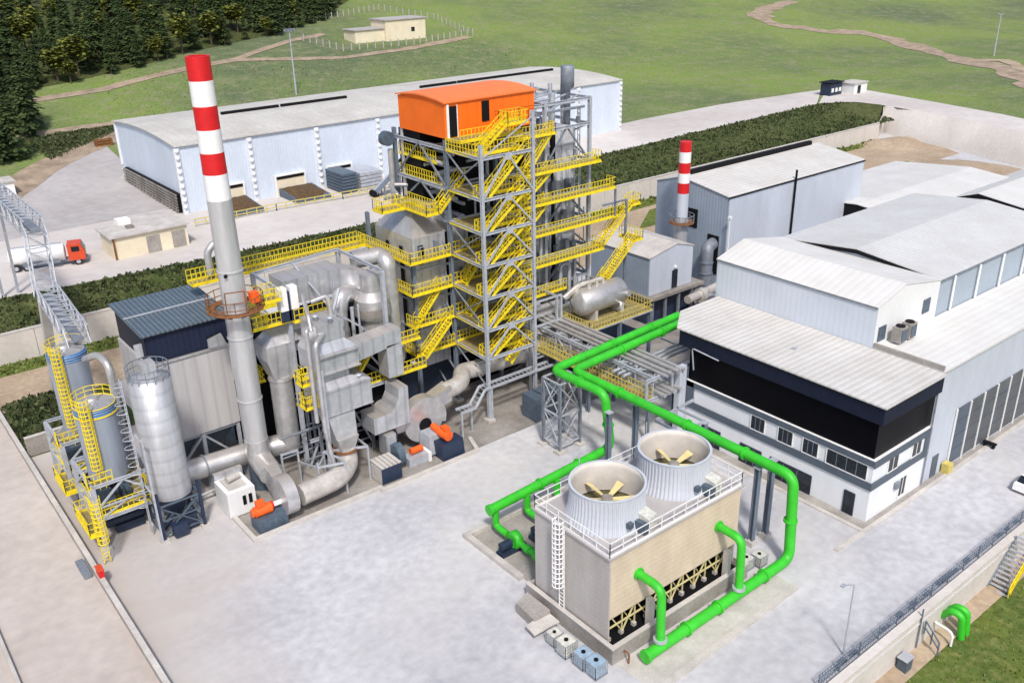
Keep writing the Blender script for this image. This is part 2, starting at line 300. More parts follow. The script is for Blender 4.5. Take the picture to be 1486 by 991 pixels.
def build_each(mb, name, m, parent):      # one part per bar / pipe / box of the builder
    mk = mb.marks+[(len(mb.v), len(mb.f))]; out = []
    for (v0, f0), (v1, f1) in zip(mk[:-1], mk[1:]):
        if v1 == v0: continue
        c = MB(); c.v = mb.v[v0:v1]; c.f = [tuple(i-v0 for i in q) for q in mb.f[f0:f1]]; c.sm = mb.sm[f0:f1]
        out.append(c.build(name, m, parent))
    return out
def thing(name, label, cat, loc=(0, 0, 0), group=None):
    o = bpy.data.objects.new(name, None); COL.objects.link(o); o.location = loc; o.empty_display_size = 0.5
    o['label'] = label; o['category'] = cat
    if group: o['group'] = group
    return o
def tag(o, label, cat, group=None, kind=None):
    o['label'] = label; o['category'] = cat
    if group: o['group'] = group
    if kind: o['kind'] = kind
    return o
def struct(name, mb, m, label=None):
    o = mb.build(name, m, recalc=False); o['kind'] = 'structure'
    if label: o['label'] = label
    return o
def dup(o, loc=None, parent=None, label=None):
    c = o.copy(); COL.objects.link(c); c.parent = parent
    if loc is not None: c.location = loc
    if label: c['label'] = label
    for ch in o.children: dup(ch, None, c)
    return c
def rnd(pts, rad, seg=6):       # polyline with rounded corners
    P = [Vector(p) for p in pts]; out = [P[0]]
    for i in range(1, len(P)-1):
        a = (P[i-1]-P[i]); b = (P[i+1]-P[i]); k = min(rad, a.length*0.49, b.length*0.49)
        A = P[i]+a.normalized()*k; B = P[i]+b.normalized()*k
        for j in range(seg+1):
            t = j/seg; out.append(A*(1-t)**2+P[i]*2*t*(1-t)+B*t*t)
    out.append(P[-1]); return out
def rail(mb, pts, h=1.15, sp=0.8, t=0.055, toe=True, closed=False):
    P = [Vector(p) for p in pts]
    if closed: P.append(P[0])
    for a, b in zip(P[:-1], P[1:]):
        L = (b-a).length
        if L < 0.05: continue
        for z in (h, h*0.52): mb.bar(a+V(0,0,z), b+V(0,0,z), t)
        if toe: mb.bar(a+V(0,0,0.1), b+V(0,0,0.1), 0.03, 0.2)
        n = max(1, round(L/sp))
        for i in range(n+1):
            p = a.lerp(b, i/n); mb.bar(p, p+V(0,0,h), t)
def platform(parent, x0, y0, x1, y1, z, sides='wsen', t=0.25, railcol='yellow', fascia='yellow', label=None, name='platform', sp=1.2):
    g = MB().box(x0, y0, z-0.06, x1, y1, z)
    fl = g.build(name, 'grate', parent)
    fz = MB(); t = min(t, 0.13) if t < .29 else t
    fz.box(x0-0.05, y0-0.05, z-t, x1+0.05, y0, z+0.02); fz.box(x0-0.05, y1, z-t, x1+0.05, y1+0.05, z+0.02)
    fz.box(x0-0.05, y0, z-t, x0, y1, z+0.02); fz.box(x1, y0, z-t, x1+0.05, y1, z+0.02)
    n = max(1, int((x1-x0)/1.5))
    fz.build('edge_beam', fascia, fl)
    r2 = MB()
    sp = min(sp, 0.45)
    if 's' in sides: rail(r2, [(x0, y0, z), (x1, y0, z)], sp=sp)
    if 'n' in sides: rail(r2, [(x0, y1, z), (x1, y1, z)], sp=sp)
    if 'w' in sides: rail(r2, [(x0, y0, z), (x0, y1, z)], sp=sp)
    if 'e' in sides: rail(r2, [(x1, y0, z), (x1, y1, z)], sp=sp)
    if r2.v: r2.build('handrail', railcol, fl)
    return fl
def stair(parent, p, q, w, side, col='yellow', name='staircase', h=1.0):     # side: unit vector across
    p = Vector(p); q = Vector(q); sd = Vector(side).normalized()*w/2
    st = MB()
    for k in (-1, 1): st.bar(p+sd*k, q+sd*k, 0.05, 0.28)
    n = max(3, int(abs(q.z-p.z)/0.24)); d = (q-p); hd = V(d.x, d.y, 0).normalized()*0.13
    for i in range(n):
        c = p+d*((i+0.5)/n)
        st.add([c-sd-hd, c+sd-hd, c+sd+hd, c-sd+hd, c-sd-hd+V(0,0,.04), c+sd-hd+V(0,0,.04), c+sd+hd+V(0,0,.04), c-sd+hd+V(0,0,.04)], [(0,3,2,1),(4,5,6,7),(0,1,5,4),(1,2,6,5),(2,3,7,6),(3,0,4,7)])
    o = st.build(name, col, parent)
    r2 = MB()
    for k in (-1, 1): rail(r2, [p+sd*k, q+sd*k], h=h, sp=0.9, toe=False)
    r2.build('handrail', col, o); return o
def ladder(parent, x, y, z0, z1, ax='x', col='yellow', cage=True, out=(-1, 0)):
    mb = MB(); w = 0.25; dx, dy = (w, 0) if ax == 'x' else (0, w)
    for k in (-1, 1): mb.bar((x+dx*k, y+dy*k, z0), (x+dx*k, y+dy*k, z1), 0.07)
    z = z0+0.3
    while z < z1: mb.bar((x-dx, y-dy, z), (x+dx, y+dy, z), 0.045); z += 0.33
    o = mb.build('ladder', col, parent)
    if cage:
        cg = MB(); R = 0.42; ang0 = math.atan2(out[1], out[0])
        hoops = []; z = z0+2.2
        while z < z1+0.9:
            pts = [(x+out[0]*0.35+R*math.cos(ang0+a), y+out[1]*0.35+R*math.sin(ang0+a), z) for a in [math.radians(t) for t in range(-120, 121, 30)]]
            cg.tube(pts, 0.05, 4, caps=False); z += 0.42
        for t in (-100, -60, -20, 20, 60, 100):
            a = ang0+math.radians(t); X = x+out[0]*0.35+R*math.cos(a); Y = y+out[1]*0.35+R*math.sin(a)
            cg.bar((X, Y, z0+2.2), (X, Y, z1+0.9), 0.06)
        cg.build('safety_cage', col, o)
    return o
def gable(root, x0, x1, y0, y1, z0, ze, zr, ridge, rpos, wall, roof, over=0.3, wall2=None, th=0.12):
    if ridge == 'x':
        MB().prism([(y0, z0), (y1, z0), (y1, ze), (rpos, zr), (y0, ze)], 'x', x0, x1).build('wall', wall, root)
        def zz(y): return ze+(zr-ze)*((y-y0)/(rpos-y0) if y < rpos else (y1-y)/(y1-rpos))
        a, b = y0-over, y1+over
        MB().prism([(a, zz(a)+.01), (rpos, zr+.01), (b, zz(b)+.01), (b, zz(b)+th), (rpos, zr+th), (a, zz(a)+th)], 'x', x0-over, x1+over).build('roof', roof, root)
    else:
        MB().prism([(x0, z0), (x1, z0), (x1, ze), (rpos, zr), (x0, ze)], 'y', y0, y1).build('wall', wall, root)
        def zz(x): return ze+(zr-ze)*((x-x0)/(rpos-x0) if x < rpos else (x1-x)/(x1-rpos))
        a, b = x0-over, x1+over
        MB().prism([(a, zz(a)+.01), (rpos, zr+.01), (b, zz(b)+.01), (b, zz(b)+th), (rpos, zr+th), (a, zz(a)+th)], 'y', y0-over, y1+over).build('roof', roof, root)
# ================================================================ SETTING
def T(x, y):
    d = y-185
    return 6+0.136*(d if d > 40 else (0 if d < -40 else (d+40)**2/160))
EDGE = [(-300,123),(-120,123),(-20,123),(16,123),(41,121),(75,120),(95,123.5),(124,130),(165,132.5),(205,134.5),(214,130),(214.5,124),(212.5,112),(208.5,98),(203.5,84),(199,66),(196,40),(196,-60),(196,-300)]
OUT = [(0,1)]*10+[(0.5,0.86),(0.75,0.66),(0.88,0.47),(0.96,0.26),(1,0.1),(1,0),(1,0),(1,0),(1,0)]
rows = [0, 1.5, 4]+list(range(8, 250, 7))+[270, 300, 350, 450, 600, 800, 1100]
def dens(P, O, step=12):
    a = []; b = []
    for i in range(len(P)-1):
        L = math.dist(P[i], P[i+1]); n = max(1, int(L/(step if i < 9 else 0.8)))
        for k in range(n):
            t = k/n; a.append((P[i][0]+(P[i+1][0]-P[i][0])*t, P[i][1]+(P[i+1][1]-P[i][1])*t)); b.append((O[i][0]+(O[i+1][0]-O[i][0])*t, O[i][1]+(O[i+1][1]-O[i][1])*t))
    a.append(P[-1]); b.append(O[-1]); return a, b
EP, EO = dens(EDGE, OUT)
mb = MB(); vs = []
for d in rows:
    for (x, y), (ox, oy) in zip(EP, EO):
        X = x+ox*d; Y = y+oy*d; vs.append((X, Y, T(X, Y)))
n = len(EP)
mb.add(vs, [(i*n+j, i*n+j+1, (i+1)*n+j+1, (i+1)*n+j) for i in range(len(rows)-1) for j in range(n-1)], True)
struct('meadow_ground', mb, 'grass')
def sheet(name, poly, m, dz=0.03, step=10, z=None):
    """flat-ish sheet draped on the terrain; poly convex-ish, triangulated through a grid of quads between two polylines"""
    A, B = poly; k = max(len(A), len(B))
    def res(P, n):
        L = [0]
        for a, b in zip(P[:-1], P[1:]): L.append(L[-1]+math.dist(a, b))
        out = []
        for i in range(n+1):
            t = L[-1]*i/n; j = 0
            while j < len(P)-2 and L[j+1] < t: j += 1
            u = (t-L[j])/max(1e-6, L[j+1]-L[j]); out.append((P[j][0]+(P[j+1][0]-P[j][0])*u, P[j][1]+(P[j+1][1]-P[j][1])*u))
        return out
    nn = 40; a = res(A, nn); b = res(B, nn); mm = 12; vs = []
    for i in range(nn+1):
        for j in range(mm+1):
            t = j/mm; x = a[i][0]*(1-t)+b[i][0]*t; y = a[i][1]*(1-t)+b[i][1]*t
            vs.append((x, y, (T(x, y) if z is None else z)+dz))
    mb = MB().add(vs, [(i*(mm+1)+j, (i+1)*(mm+1)+j, (i+1)*(mm+1)+j+1, i*(mm+1)+j+1) for i in range(nn) for j in range(mm)])
    return struct(name, mb, m)
def ribbon(name, pts, w, m, dz=0.05, jag=0.0):
    A = []; B = []
    P = []
    for a, b in zip(pts[:-1], pts[1:]):
        L = math.dist(a, b); k = max(1, int(L/5))
        for i in range(k): P.append((a[0]+(b[0]-a[0])*i/k, a[1]+(b[1]-a[1])*i/k))
    P.append(pts[-1])
    vs = []
    for i, p in enumerate(P):
        q0 = P[max(0, i-1)]; q1 = P[min(len(P)-1, i+1)]; dx, dy = q1[0]-q0[0], q1[1]-q0[1]; L = math.hypot(dx, dy); nx, ny = -dy/L, dx/L
        ww = w/2*(1+random.uniform(-jag, jag)); w2 = w/2*(1+random.uniform(-jag, jag))
        for k in range(5):
            t = -ww+(ww+w2)*k/4; x = p[0]+nx*t; y = p[1]+ny*t; vs.append((x, y, T(x, y)+dz))
    return struct(name, MB().add(vs, [(i*5+j, (i+1)*5+j, (i+1)*5+j+1, i*5+j+1) for i in range(len(P)-1) for j in range(4)]), m)
# yards at level 0
struct('yard', MB().add([(10.7,22.8,0),(230,22.8,0),(230,123.5,0),(10.7,123.5,0)], [(0,1,2,3)]), 'conc')
struct('side_yard', MB().add([(-120,-120,-0.004),(10.7,-120,-0.004),(10.7,123.5,-0.004),(-120,123.5,-0.004)], [(0,1,2,3)]), 'conc_tan')
struct('lower_meadow', MB().add([(10.7,-120,-2.62),(260,-120,-2.62),(260,22.8,-2.62),(10.7,22.8,-2.62)], [(0,1,2,3)]), 'grass_near')
struct('footing_ledge', MB().add([(38,21.6,-2.5),(240,21.6,-2.5),(240,22.9,-2.35),(38,22.9,-2.35)], [(0,1,2,3)]), 'dirt')
# stained concrete under the plant
sheet('plant_floor', ([(22.3,63.6),(48,63.6),(64,63.6),(92,63.6)], [(22.3,92),(48,92),(64,92),(92,92)]), 'dirtyc', 0.006, z=0)
# terrace concrete and roads
sheet('terrace_road', ([(-90,123.2),(-20,123.2),(16,123.2),(41,121.2),(75,120.2),(95,123.7),(124,130.2),(165,132.7),(205,134.7)], [(-90,150),(20,150),(48,152),(75,152),(120,152),(147,150),(160,151),(190,151),(225,147)]), 'conc_far', 0.03)
sheet('terrace_yard', ([(-60,150),(49,150)], [(-60,148),(18,158),(26,172),(34,184),(44,193),(52,199)]), 'conc_yardl', 0.05)
ribbon('yard_edge_track', [(-30,146),(10,151),(20,163),(28,176),(36,188),(46,198),(58,206)], 7, 'track', 0.09, 0.1)
sheet('hill_road', ([(206,134.8),(214,130),(214.4,124),(212.6,112),(208.6,98),(203.6,84),(199,66),(196,40)], [(228,147),(233,140),(230,128),(226,112),(222,97),(216,82),(211,64),(208,40)]), 'conc_far', 0.05)
ribbon('meadow_path', [(44,238),(47.3,238.8),(65.4,242.2),(90.4,253.3),(105.6,256.9),(120,252),(135.2,247.4),(160,250),(187,256.6)], 3.4, 'track', 0.12, 0.25)
ribbon('meadow_path', [(105.6,257),(118,265),(130,272),(145,277.5)], 3.0, 'track', 0.14, 0.25)
ribbon('lower_path', [(38,213),(42.8,213.3),(52,214),(62,214.2)], 3.0, 'track', 0.12, 0.25)
ribbon('earth_track', [(372,262),(345,256),(322,243),(316,230),(326,212),(337,205),(333,190),(320,168),(306,148),(300,135),(281,118),(262,104),(240,90)], 9, 'track', 0.12, 0.45)
ribbon('earth_track', [(306,148),(315,140),(300,127),(285,113),(262,97)], 5, 'dirt', 0.16, 0.4)
# bank below the terrace
bk = []; Bn = [p for p in EP if p[0] <= 206 and p[1] > 118]
Bn = [p for p in EP if p[1] > 122 or p[0] < 205]; Bn = [p for p in Bn if p[1] > 119]
for x, y in Bn:
    if x <= 204: bx_, by_, bz_ = x, 116.9, 3.45
    else: t_ = (x-204)/10.6; bx_ = 204+9.3*t_; by_ = 117.3+4.3*t_; bz_ = 3.5+2.4*t_
    bk.append((bx_, by_, bz_)); bk.append(((bx_+x)/2, (by_+y)/2, (bz_+6)/2+0.25)); bk.append((x, y+0.05, 6.0))
k = len(Bn)
struct('green_bank', MB().add(bk, [(3*i+j, 3*i+3+j, 3*i+4+j, 3*i+1+j) for i in range(k-1) for j in (0, 1)], True), 'bankm')
def tufts(name, pts, m, size, q=1):
    mb = MB()
    for (x, y, z, s) in pts:
        for _ in range(q):
            a = random.uniform(0, 6.28); t = random.uniform(-0.7, 0.7); w = s*size*random.uniform(0.5, 1.2)
            cx = x+random.uniform(-.4,.4)*s; cy = y+random.uniform(-.4,.4)*s; cz = z+random.uniform(0, 0.28)*s
            ux, uy = math.cos(a)*w/2, math.sin(a)*w/2; vx, vy, vz = -math.sin(a)*math.sin(t)*w/2, math.cos(a)*math.sin(t)*w/2, math.cos(t)*w/2
            mb.add([(cx-ux-vx, cy-uy-vy, cz-vz), (cx+ux-vx, cy+uy-vy, cz-vz), (cx+ux*.6+vx, cy+uy*.6+vy, cz+vz), (cx-ux*.6+vx, cy-uy*.6+vy, cz+vz)], [(0, 1, 2, 3)])
    return mb.build(name, m, recalc=False)
def edge_y(x):
    for a, b in zip(EDGE[:-1], EDGE[1:]):
        if a[0] <= x <= b[0] and b[0] > a[0]: return a[1]+(b[1]-a[1])*(x-a[0])/(b[0]-a[0])
    return 134
pts = []
for _ in range(17000):
    x = random.uniform(5, 211); e = edge_y(x); t = random.random(); y = 117+(e-117)*t
    if math.sin(x*0.9+y*1.3)+math.sin(x*0.37-y*0.8) < -1.0 and random.random() < 0.7: continue
    pts.append((x, y, 3.5+2.5*t, random.uniform(0.5, 1.25)))
tag(tufts('bank_shrubs', pts, 'leafbank', 0.40, 3), 'low dark green scrub covering the bank above the retaining wall', 'shrubs', kind='stuff')
pts = []
for _ in range(9000):
    x = random.uniform(40, 95); y = random.uniform(5, 21.6); pts.append((x, y, -2.62, random.uniform(0.1, 0.35)))
tag(tufts('grass_tufts', pts, 'leafyel', 0.6, 1), 'rough grass tufts on the low ground below the boundary wall', 'grass', kind='stuff')
pts = []
for _ in range(7000):
    x = random.uniform(64, 190); y = random.uniform(186, 256); pts.append((x, y, T(x, y), random.uniform(0.2, 0.6)))
tag(tufts('meadow_tufts', pts, 'leafyel', 0.6, 1), 'scattered weeds on the meadow behind the long warehouse', 'grass', kind='stuff')
# ---------------------------------------------------------------- walls
def vol(name, label, cat, m, *boxes):
    mb = MB()
    for b in boxes: mb.box(*b)
    return tag(mb.build(name, m), label, cat)
rw = thing('retaining_wall', 'long pale concrete retaining wall in panels under the green bank', 'wall', (60, 117, 0))
w = MB(); x = -60.0
while x < 204:
    w.box(x+0.03, 116.5, 0, x+5.97, 116.9, 3.75); x += 6
w.build('panel_row', 'wallc', rw); MB().box(-60, 116.45, 3.75, 204, 117.0, 3.9).build('coping', 'kerb', rw)
# curved wall under the hill road
cw = thing('curved_retaining_wall', 'curved pale concrete wall holding up the hill road at the right', 'wall', (206, 100, 0))
CP = [(204,117.1),(210,119.5),(213.4,121.5),(213.9,118),(212,110),(208.1,97),(203.1,83),(198.6,66),(195.6,40)]
cm = MB(); CC = [];
for a, b in zip(CP[:-1], CP[1:]):
    for i in range(5): CC.append((a[0]+(b[0]-a[0])*i/5, a[1]+(b[1]-a[1])*i/5))
CC.append(CP[-1])
vs = []
for i, (x, y) in enumerate(CC):
    t = min(1, i/10.0); zt = 3.8+2.4*min(1, max(0, (i-2)/9))
    bx = x-(3.5 if i > 16 else 3.5*max(0, (i-10)/6)); vs += [(bx, y-0.4, 0), (x, y, zt), (x+0.45, y+0.1, zt), (x+0.45, y+0.1, 0)]
cm.add(vs, [(4*i+j, 4*i+4+j, 4*i+5+j, 4*i+1+j) for i in range(len(CC)-1) for j in range(3)], True)
cm.build('wall_face', 'wallc', cw, recalc=False)
# boundary wall on the left and at the bottom right
lw = thing('boundary_wall', 'low straight concrete boundary wall running along the left of the yard', 'wall', (10.5, 60, 0))
MB().box(10.38, -20, 0, 10.62, 116.4, 0.85).build('wall_body', 'wallg', lw); MB().box(10.3, -20, 0.85, 10.7, 116.4, 0.97).build('coping', 'kerb', lw)
bw = thing('yard_edge_wall', 'pale concrete retaining wall along the lower right edge of the yard', 'wall', (70, 23, -2))
MB().box(36, 22.9, -2.7, 240, 23.35, 0.55).build('wall_body', 'wallc', bw); MB().box(36, 22.82, 0.55, 240, 23.43, 0.66).build('coping', 'wallc', bw)
fm = MB()
for i in range(34): 
    x = 44+i*2.4; fm.bar((x, 23.9, 0), (x, 23.9, 1.2), 0.07)
for z in (0.3, 0.6, 0.9, 1.15): fm.bar((44, 23.9, z), (124, 23.9, z), 0.04)
for i in range(240): x = 44+i*0.33; fm.bar((x, 23.9, 0.05), (x, 23.9, 1.12), 0.022)  # close-set thin wires also stand in for the dark shadow along the fence
for i in range(60): x = random.uniform(45, 95); s = random.uniform(.08, .3); fm.box(x, 24.05, 0.01, x+s*2, 24.05+s, s)
tag(fm.build('wire_fence', 'column'), 'low dark wire fence beside the wall at the lower right', 'fence')
# stair over the wall
st = thing('wall_stair', 'steel stair with a yellow rail climbing the wall at the lower right', 'stairs', (67.5, 22, -2.6))
sm = MB()
for i in range(13):
    t = i/12; x = 65.9+3.6*t; sm.box(x, 21.3, -2.5+3.2*t, x+0.26, 22.8, -2.44+3.2*t)
sm.build('tread', 'galv', st)
q = MB(); q.bar((65.9, 21.26, -2.5), (69.6, 21.26, 0.75), 0.08, 0.3); q.bar((65.9, 22.84, -2.5), (69.6, 22.84, 0.75), 0.08, 0.3); q.build('stringer', 'galv_dark', st)
q = MB(); rail(q, [(65.9, 21.2, -2.5), (69.6, 21.2, 0.75)], h=1.0, toe=False, t=0.08); q.bar((65.9, 21.15, -2.1), (69.6, 21.15, 1.15), 0.05, 0.45); q.build('handrail', 'yellow', st)
# green looped pipe over the ledge
gp = MB()
for dx in (0, 0.75):
    gp.tube(rnd([(58.7+dx, 22.9, -1.3), (58.5+dx, 22.2, -0.35), (58.6+dx, 21.5, -0.5), (58.8+dx, 21.35, -2.55)], .8, 6), 0.27, 14)
tag(gp.build('elbow_pipe', 'green'), 'pair of bright green curved pipes diving over the wall into the grass', 'pipe')
gf = MB(); rail(gf, [(55.6, 21.5, -2.4), (55.6, 22.7, -1.2)], t=0.09, toe=False); gf.bar((55.0,22.8,-2.2),(55.0,22.8,1.3),.09); tag(gf.build('ladder_frame', 'column'), 'small dark tubular frame standing on the ledge below the wall', 'frame')
gf = MB().tube(rnd([(57.4,22.8,-1.2),(57.4,21.4,-1.3),(57.4,21.4,-2.5)], .5), .1, 8); tag(gf.build('vent_pipe', 'white'), 'thin white bent pipe coming through the wall beside the green elbows', 'pipe')
bx = thing('meter_cabinet', 'small grey cabinet on the ledge at the bottom edge of the photo', 'cabinet', (52.6, 22.3, -2.5)); MB().box(52.2, 22.0, -2.5, 53, 22.7, -1.4).build('body', 'bluegrey_eq', bx); MB().box(52.1, 21.95, -1.4, 53.1, 22.75, -1.32).build('lid', 'galv', bx)
# kerbs of the machine pads
tag(MB().prism([(22,67.8),(22,63.4),(34.2,63.4),(34.2,62.9),(45.3,62.9),(46.2,65.6),(45.8,65.6),(45.0,63.3),(34.6,63.3),(34.6,63.8),(22.4,63.8),(22.4,67.8)], 'z', 0, 0.28).build('pad_kerb', 'kerb'), 'pale concrete kerb around the fan pad in front of the boiler plant', 'kerb')
tag(MB().prism([(35.8,45.2),(36.3,45.2),(36.3,52.2),(50,52.2),(50,52.7),(35.8,52.7)], 'z', 0, 0.4).build('pump_kerb', 'kerb'), 'low white concrete kerb around the pump pit left of the cooling tower', 'kerb')
struct('pump_pit_floor', MB().add([(36.3,44,0.008),(50,44,0.008),(50,52.2,0.008),(36.3,52.2,0.008)], [(0,1,2,3)]), 'wallg')
tag(MB().prism([(35.2,30.2),(51.6,30.7),(51.6,31.3),(35.2,30.8)], 'z', 0, 0.12).build('drain_kerb', 'kerb'), 'long low kerb along the drain in front of the cooling tower', 'kerb')
struct('tower_apron', MB().add([(35.4,30.8,0.01),(51.6,31.3,0.01),(51.6,34,0.01),(35.4,34,0.01)], [(0,1,2,3)]), 'kerb')
struct('office_kerb', MB().box(57.8,31.4,0,110,31.8,0.1).box(61.6,31.8,0,62.0,53,0.1), 'kerb')
struct('office_pavement', MB().add([(62,31.8,0.02),(110,31.8,0.02),(110,32.4,0.02),(62,32.4,0.02)], [(0,1,2,3)]).add([(62,31.8,0.024),(63.2,31.8,0.024),(63.2,53,0.024),(62,53,0.024)], [(0,1,2,3)]), 'wallg')
# green patches and dirt at the left back and right back of the yard
struct('earth_strip', MB().add([(10.9,103,0.03),(40,103,0.03),(40,113.5,0.03),(10.9,113.5,0.03)], [(0,1,2,3)]), 'dirt')
struct('back_grass', MB().add([(10.9,113,0.05),(70,112,0.05),(204,114,0.05),(204,116.5,0.05),(10.9,116.5,0.05)], [(0,1,2,3,4)]), 'grass_near')
struct('back_earth', MB().add([(60,96,0.02),(203,96,0.02),(214,114,0.02),(204,116.4,0.02),(60,116.4,0.02)], [(0,1,2,3,4)]), 'dirt')
struct('back_grass', MB().add([(110,104,0.06),(168,100,0.06),(178,108,0.06),(120,111,0.06)], [(0,1,2,3)]), 'grass_near')
struct('hedge_ground', MB().add([(11,91,0.03),(22,91,0.03),(22,103,0.03),(11,103,0.03)], [(0,1,2,3)]), 'bankm')
struct('back_grass', MB().add([(150,88,0.07),(182,88,0.07),(188,100,0.07),(160,99,0.07)], [(0,1,2,3)]), 'grass_near')
def heap(name, cx, cy, rx, ry, h, m, label, cat, n=18):
    vs = []; k = 9
    for i in range(k):
        t = i/(k-1)
        for j in range(n):
            a = 2*math.pi*j/n; q = (1-t)*(1+0.12*math.sin(3*a+1)+random.uniform(-.06,.06))
            vs.append((cx+rx*q*math.cos(a), cy+ry*q*math.sin(a), h*(1-(1-t)**1.6)+random.uniform(-.03,.03)*h))
    mb = MB().add(vs, [(i*n+j, i*n+(j+1) % n, (i+1)*n+(j+1) % n, (i+1)*n+j) for i in range(k-1) for j in range(n)], True)
    o = mb.build(name, m); tag(o, label, cat); return o
heap('earth_mound', 202, 111, 9, 6, 1.3, 'dirt', 'sandy earth mound against the curved wall at the upper right', 'earth mound')
heap('earth_mound', 191, 84, 7, 15, 1.2, 'dirt', 'low earth mound behind the white shed roofs', 'earth mound')
pts = []
for _ in range(3200):
    pts.append((random.uniform(11.2, 16.5), random.uniform(92, 102.5), 0.2+random.uniform(0, 1.0), random.uniform(0.5, 1)))
tag(tufts('thicket', pts, 'leafbank', 0.6, 2), 'dark square patch of dense scrub inside the left boundary wall', 'shrubs', kind='stuff')
pts = []
for _ in range(1500):
    pts.append((random.uniform(10.9, 60), random.uniform(113.2, 116.3), 0.05, random.uniform(0.3, 0.7)))
for _ in range(1500):
    pts.append((random.uniform(90, 203), random.uniform(113.6, 116.3), 0.05, random.uniform(0.4, 1.0)))
_p2 = []
for _ in range(5200):
    t = random.random(); _x = 40+18*t; _y0 = 191.5+15*t+random.uniform(2, 4); _y = random.uniform(_y0, 212); _p2.append((_x, _y, T(_x, _y), random.uniform(.5, 1.1)))
tag(tufts('yard_edge_scrub', _p2, 'leafbank', 0.6, 1), 'dark scrub between the upper yard and the lower meadow path', 'shrubs', kind='stuff')
tag(tufts('wall_foot_grass', pts, 'leafyel', 0.8, 1), 'green grass strip at the foot of the long retaining wall', 'grass', kind='stuff')
gw = thing('scrub_wall', 'low grey concrete wall closing the scrub patch by the left boundary', 'wall', (14, 91.5, 0)); MB().box(10.9, 91.2, 0, 19, 91.5, 2.0).build('wall_body', 'wallg', gw); MB().box(10.9, 91.15, 2.0, 19, 91.55, 2.1).build('coping', 'kerb', gw)
# ---------------------------------------------------------------- long warehouse
wh = thing('warehouse', 'long pale blue warehouse with a shallow curved roof on the terrace', 'warehouse', (97, 160, 6))
arc = lambda y: 16.8+0.85*(1-((y-160.7)/15.2)**2)
ys = [145.5+15.2*2*i/14 for i in range(15)]
MB().prism([(145.5, 6)]+[(y, arc(y)) for y in ys]+[(175.9, 6)], 'x', 48.3, 146.3).build('wall', 'cladw', wh)
rf = MB().prism([(y+(-.4 if i == 0 else (.4 if i == 14 else 0)), arc(y)+.02) for i, y in enumerate(ys)]+[(y+(-.4 if i == 0 else (.4 if i == 14 else 0)), arc(y)+.2) for i, y in reversed(list(enumerate(ys)))], 'x', 47.9, 146.7).build('roof', 'rooffab', wh)
for (a, b) in ((63, 74.1), (74.6, 88.4), (105.6, 114.6), (115.1, 141.6)):
    MB().box(a, 162.2, 17.7, b, 162.8, 18.3).build('roof_vent', 'black', rf)
for xx in (48.2, 60.3, 72.6, 84.8, 97, 109.3, 121.5, 133.8, 146.2):
    b = MB().box(xx-0.42, 145.1, 6, xx+0.42, 145.5, 16.6)
    for i in range(9): b.lathe([(0.0, -0.6), (0.5, -0.3), (0.62, 0), (0.5, 0.3), (0.0, 0.6)], 0, 0, 10, True, False, False) if False else None
    for i in range(9):
        z = 7.2+i*1.12; pr = [(0.02, z-.34), (0.26, z-.2), (0.34, z), (0.26, z+.2), (0.02, z+.34)]
        b.lathe(pr, xx, 145.05, 10, True, False, False)
    b.build('buttress', 'cladbut', wh)
for yy in (175.8,):
    b = MB()
    for i in range(9):
        z = 7.2+i*1.12; b.lathe([(0.02, z-.34), (0.26, z-.2), (0.34, z), (0.26, z+.2), (0.02, z+.34)], 48.3 if yy > 170 else 48.3, yy, 10, True, False, False)
    b.box(47.95,yy-.4,9.2,48.28,yy+.05,16.4)
    if yy > 170: b.build('buttress', 'cladbut', wh)
for (a, b) in ((52.6, 58.2), (64.2, 69.4), (74, 78.6)):
    d = MB().box(a, 145.2, 6, b, 145.45, 9.4).build('loading_door', 'cream' if a < 70 else 'black', wh)
    q = MB().box(a-.3, 145.05, 6, a, 145.4, 9.7).box(b, 145.05, 6, b+.3, 145.4, 9.7).box(a, 145.05, 9.4, b, 145.4, 9.7); q.build('door_frame', 'white', d)
    if a < 70: MB().box(a, 145.1, 8.9, b, 145.19, 9.4).build('shutter_box', 'black', d)
lv = MB()
for i in range(16):
    y = 147+i*1.6; lv.bar((47.2, y, 6), (47.6, y, 9.0), 0.14)
for z in (6.5, 7.0, 7.5, 8.0, 8.5, 9.0): lv.bar((47.4, 146.4, z), (47.4, 173, z), 0.16, 0.28)
lv.build('louvre_panel', 'dirtyc', wh)
MB().box(47.7, 146.5, 6.0, 48.28, 173, 9.1).build('louvre_backing', 'black', wh)
# bunkers with heaps in front of the doors
for i, (a, b, lab) in enumerate(((53.2, 58.4, 'dark fuel bunker in front of the first warehouse door'), (64.4, 70.6, 'brown heap of biomass in a bunker at the second warehouse door'))):
    t = thing('fuel_bunker', lab, 'bunker', ((a+b)/2, 141.5, 6), 'fuel bunkers at the warehouse doors')
    MB().hexa([(a,138.2,6),(b,138.2,6),(b,145,6),(a,145,6)], [(a,138.2,6.7),(b,138.2,6.7),(b,145,7.4),(a,145,7.4)]).build('bunker_wall', 'bluegrey_eq', t)
    mb = MB(); vs = []
    for u_ in range(9):
        for v_ in range(9):
            X = a+.2+(b-a-.4)*u_/8; Y = 138.4+6.5*v_/8; vs.append((X, Y, 6.72+.7*v_/8+0.5*math.sin(math.pi*u_/8)*math.sin(math.pi*v_/8)+random.uniform(-.08,.08)))
    mb.add(vs, [(u_*9+v_, (u_+1)*9+v_, (u_+1)*9+v_+1, u_*9+v_+1) for u_ in range(8) for v_ in range(8)], True).build('fuel_heap', 'brown', t, recalc=False)
